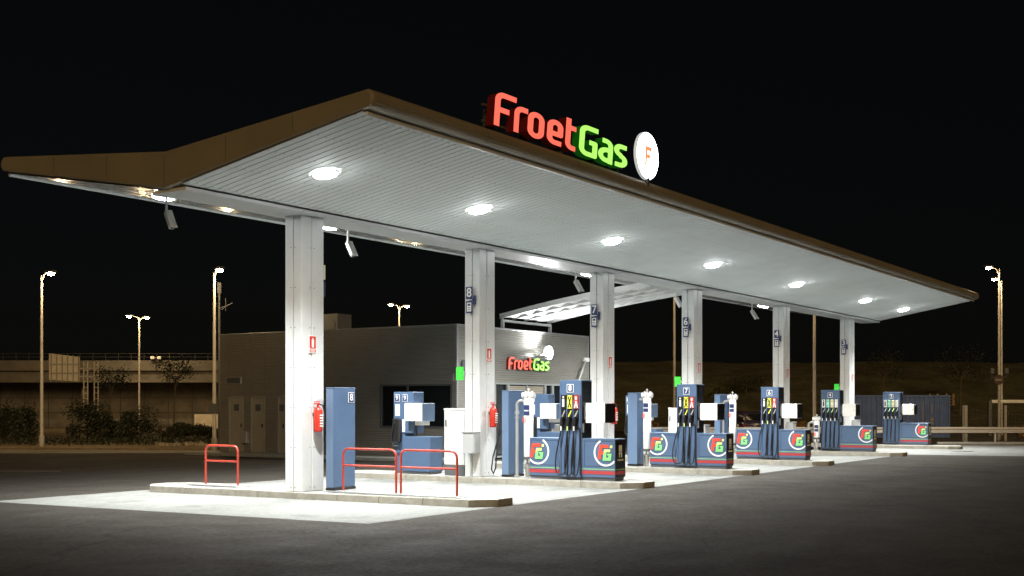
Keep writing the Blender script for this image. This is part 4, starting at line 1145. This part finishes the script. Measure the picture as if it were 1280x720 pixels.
small_tree('sparse tree on the embankment above the container', gnd(1103, 94, .8), 4.3, 1.4, 500, th=.08, group='sparse trees on the embankment')
small_tree('dark shrub-like tree on the embankment right of the palm', gnd(932, 98, 2.0), 2.0, 1.3, 500, group='sparse trees on the embankment')
t = thing('palm_tree', 'small palm tree on the embankment between the fourth and fifth columns', 'palm tree', gnd(899, 80), VIEW_RZ)
b_ = MB(); b_.tube([(0,0,0),(.05,0,1.4),(0,0,2.7)], [.13,.10,.09], 8); b_.build('trunk', M['bark'], t)
b_ = MB()
for k in range(17):
    a = k*2.39; el = random.uniform(.1,1.15); L = random.uniform(.95,1.3)
    prev = None
    for i in range(9):
        q = i/8; rad = L*q*math.cos(el*(1-.3*q)); z = 2.7+L*q*math.sin(el)-.95*q*q*L*.7
        p = Vector((math.cos(a)*rad, math.sin(a)*rad, z)); side = Vector((-math.sin(a), math.cos(a), 0))
        if prev is not None and i > 1:
            for sg in (-1, 1):
                tip = p+side*sg*.22*(1.1-q*.7)+Vector((math.cos(a)*.12, math.sin(a)*.12, -.10)); b_.face([prev, p, tip])
        prev = p
b_.build('crown', M['palm'], t, normals=False)
for lab, u, D, w, h in (('tan dry shrub left of the white vent cylinder by the number 6 pump', 900, 66, 1.5, 1.25), ('tan dry shrub seen between the number 7 pump and its vent cylinder', 812, 66, 1.3, .9), ('tan dry shrub right of the number 6 pump display', 1004, 66, 1.2, 1.0)):
    bush(lab, gnd(u, D), w, h, 1.2, 900, 'dry', .07, 'dry_shrub', 'tan dry shrubs beyond the guard rail')
bush('low scrub beside the far right guard rail', gnd(1284, 60), 1.3, .8, 1.0, 500, 'dry', .06, 'dry_shrub', 'tan dry shrubs beyond the guard rail')
# rubble on the verge
mb = MB()
for _ in range(60):
    p = gnd(random.uniform(195, 262), random.uniform(50, 54), .07); r_ = random.uniform(.03,.14)
    q = [Vector((random.uniform(.6,1.1)*math.cos(k*1.05)*r_, random.uniform(.6,1.1)*math.sin(k*1.05)*r_, 0)) for k in range(6)]
    vs = [p+v for v in q]+[p+v*.6+Vector((0,0,r_*.9)) for v in q]
    mb.raw(vs, [(k,(k+1) % 6,6+(k+1) % 6,6+k) for k in range(6)]+[(6,7,8,9,10,11)])
tag(mb.build('rubble', M['stone']), 'pale rubble scattered on the sandy verge', 'rubble', kind='stuff')
mb = MB()
def gfn():
    p = gnd(random.uniform(-60, 270), random.uniform(51, 57), .07); return Vector((p.x,p.y,random.uniform(.05,.32)))
leaves(mb, 2600, .07, gfn)
tag(mb.build('undergrowth', M['leaf'], normals=False), 'dark weeds along the sandy verge', 'weeds', kind='stuff')

# ------------------------------------------------------------------ right background
gr = thing('guard_rail', 'long steel guard rail along the far edge of the forecourt', 'guard rail', (0,0,0), kind='thing')
mb = MB(); A, B = gnd(795, 54.5), gnd(1420, 54.5); d = (B-A).normalized(); nrm = Vector((-d.y, d.x, 0)); nrm = -nrm if nrm.dot(Vector((FW[0],FW[1],0))) > 0 else nrm
prof = [(0,.50),(.05,.53),(.05,.58),(.0,.625),(.0,.655),(.05,.70),(.05,.75),(0,.78)]
vs = [P0+nrm*q+Vector((0,0,z)) for P0 in (A, B) for q, z in prof]; n = len(prof)
mb.raw(vs, [(i, i+1, n+i+1, n+i) for i in range(n-1)]); mb.build('rail', M['rail'], gr, normals=False)
L = (B-A).length; k = 0
while k < L:
    p = A+d*k-nrm*.04; mb = MB(); mb.box(-.03,.03,-.05,.05,0,.74); o = mb.build('post', M['rail'], gr, p, math.atan2(d.y, d.x)); k += 4.0
k0 = None
for i, (u, w_) in enumerate(((1186,'right of the container'),(1213,'second from the container'),(1241,'third from the container'),(1268,'at the far right edge'))):
    lab = 'low concrete kerb block along the guard rail, '+w_
    mb = MB(); mb.box(-.5,.5,-.1,.1,0,.13,0,.02)
    tag(mb.build('kerb_block', M['kerb'], loc=gnd(u, 54, .004), rz=VIEW_RZ), lab, 'kerb block', 'concrete kerb blocks along the guard rail')
# container
t = thing('shipping_container', 'dark blue ribbed shipping container beyond the guard rail', 'container', gnd(1117, 66), VIEW_RZ)
b_ = MB(); x0, x1, D_, H = -3.05, 3.05, 2.44, 2.30
xs = []; x = x0+.08
while x < x1-.10: xs += [(x,0),(x+.09,0),(x+.13,.04),(x+.22,.04)]; x += .26
xs.append((x1-.08, 0))
vs = [(a, h, z) for z in (.14, H-.08) for a, h in xs]; n = len(xs)
b_.raw(vs, [(i, i+1, n+i+1, n+i) for i in range(n-1)]); b_.build('side_wall', M['container'], t, normals=False)
b_ = MB(); b_.box(x0,x1,.05,D_,.10,H-.04); b_.build('body', M['container'], t)
b_ = MB()
for a in (x0, x1-.1): b_.box(a,a+.1,-.02,.10,.0,H,0,.01)
b_.box(x0+.1,x1-.1,-.02,.08,H-.10,H-.002,0,.01); b_.box(x0+.1,x1-.1,-.02,.08,0,.14,0,.01); b_.build('frame', M['container'], t)
b_ = MB()
for q in range(11): b_.box(1.55,1.62,-.012,-.006,.75+q*.11,.82+q*.11); 
for q in range(5): b_.box(2.02,2.09,-.012,-.006,1.35+q*.11,1.42+q*.11)
b_.cyl((2.07,-.012,.98),(2.07,-.006,.98),.10,n=12); b_.box(1.98,2.16,-.012,-.006,.70,.84); b_.build('marking', M['stone'], t)
# pallet stacks on the bank
for lab, u, w_, n_, z in (('timber stack on the bank above the right end of the container', 1175, 1.15, 4, 1.75), ('low timber stack on the bank right of the farthest column', 1088, 1.6, 3, 1.75)):
    b_ = MB()
    for i in range(n_):
        b_.box(-w_,w_*random.uniform(.7,1),-.5,.5,i*.22,i*.22+.06,0,.01)
        for x in (-.8,-.3,.3,.75): b_.box(x*w_-.07,x*w_+.07,-.45,.45,i*.22+.061,i*.22+.219)
    t_ = tag(b_.build('timber_stack', M['wood'], loc=gnd(u, 93, z), rz=VIEW_RZ), lab, 'timber stack', 'timber stacks on the embankment')
    mb = MB(); mb.box(-w_-.2,w_+.2,-.7,1.6,-1.6,-.002); mb.build('ground_block', M['wood'], t_) if False else None
# fence
t = thing('mesh_fence', 'dark wire mesh fence behind the guard rail at far right', 'fence', gnd(1190, 60), VIEW_RZ, kind='thing')
W_ = 8.0
b_ = MB()
x = 0
while x < W_: b_.box(x-.006,x+.006,-.006,.006,.1,1.52); x += .12
z = .1
while z < 1.55: b_.box(0,W_,-.006,.006,z-.006,z+.006) if False else b_.box(0,W_,.007,.017,z-.006,z+.006); z += .2
b_.build('mesh_panel', M['fence'], t)
for x in (.55, 2.6, 4.7, 6.8):
    b_ = MB(); b_.box(x-.06,x+.06,-.09,-.01,0,1.75,0,.01); b_.build('post', M['pole'], t)
# concrete bollard post, barrier arm, road sign
b_ = MB(); b_.box(-.07,.07,-.07,.07,0,1.75,0,.01); tag(b_.build('concrete_post', M['pole'], loc=gnd(1207, 57), rz=VIEW_RZ), 'pale square post standing behind the guard rail right of the container', 'post')
t = thing('barrier_gate', 'white barrier arm on a dark post at the far right', 'barrier', gnd(1237, 70), VIEW_RZ)
b_ = MB(); b_.box(-.10,.10,-.12,.12,0,2.0,0,.01); b_.build('post', M['dark_grey'], t)
b_ = MB(); b_.box(.11,3.6,-.05,.05,1.88,2.06,0,.02); b_.build('arm', M['white'], t)
t = thing('no_entry_sign', 'dark round no-entry sign on a post at far right', 'road sign', gnd(1248, 60), VIEW_RZ)
b_ = MB(); b_.cyl((0,0,0),(0,0,3.3),.035,n=8); b_.build('post', M['pole'], t)
b_ = MB(); b_.cyl((0,-.06,3.0),(0,-.04,3.0),.25,n=24); ds = b_.build('disc', mat('sign_dark_red', (.05,.015,.012), .5), t)
b_ = MB(); b_.box(-.17,.17,-.066,-.0605,2.95,3.05); b_.build('bar', M['stone'], ds)
for x in (-.32, .38):
    b_ = MB(); b_.box(x-.10,x+.10,-.12,.06,3.28,3.55,0,.03); b_.cyl((x,0,3.05),(x,0,3.28),.02,n=6); b_.cyl((0,0,3.12),(x,0,3.12),.02,n=6); b_.build('warning_lamp', M['dark_grey'], t)
# parked car behind the rail
t = thing('parked_car', 'dark car parked beyond the guard rail left of the number 6 pump', 'car', gnd(948, 59.5), VIEW_RZ+R(8))
def loft(mb, secs, m=0):
    n = len(secs[0]); vs = [p for s_ in secs for p in s_]
    mb.raw(vs, [(i*n+k, i*n+(k+1) % n, (i+1)*n+(k+1) % n, (i+1)*n+k) for i in range(len(secs)-1) for k in range(n)], m, True)
    mb.face(secs[0], m); mb.face(secs[-1][::-1], m)
def csec(y, w, z0, z1, r=.12):
    return [(-w+r*.3,y,z0),(w-r*.3,y,z0),(w,y,z0+r),(w,y,z1-r),(w-r,y,z1),(-w+r,y,z1),(-w,y,z1-r),(-w,y,z0+r)]
b_ = MB(); loft(b_, [csec(-.02,.74,.35,.75),csec(.08,.82,.25,.92),csec(.6,.86,.22,.96),csec(2.6,.87,.22,.95),csec(3.5,.84,.24,.82),csec(4.05,.74,.32,.68)]); bd = b_.build('body', M['car'], t)
b_ = MB(); loft(b_, [csec(.10,.70,.90,.98,.03),csec(.45,.64,.90,1.38),csec(.9,.63,.90,1.45),csec(1.8,.63,.90,1.44),csec(2.7,.70,.90,.98,.03)]); b_.build('cabin', M['car'], t)
b_ = MB(); b_.raw([(-.56,.13,1.02),(.56,.13,1.02),(.50,.36,1.32),(-.50,.36,1.32)], [(0,1,2,3)]); b_.v = [(x,y-.02,z) for x,y,z in b_.v]; b_.build('rear_window', M['glass'], t)
for sx in (-1,1):
    b_ = MB(); b_.box(sx*.62,sx*.80,-.03,.06,.66,.84,0,.02); b_.build('tail_light', mat('tail_light', (.25,.01,.01), .3), t)
    for y in (.75, 3.2):
        b_ = MB(); b_.cyl((sx*.66,y,.31),(sx*.87,y,.31),.31,n=20); wl = b_.build('wheel', M['tyre'], t)
        b_ = MB(); b_.cyl((sx*.872,y,.31),(sx*.88,y,.31),.19,n=14); b_.build('rim', M['grey'], wl)
b_ = MB(); b_.box(-.26,.26,-.035,-.02,.52,.63); b_.build('number_plate', M['white'], t)
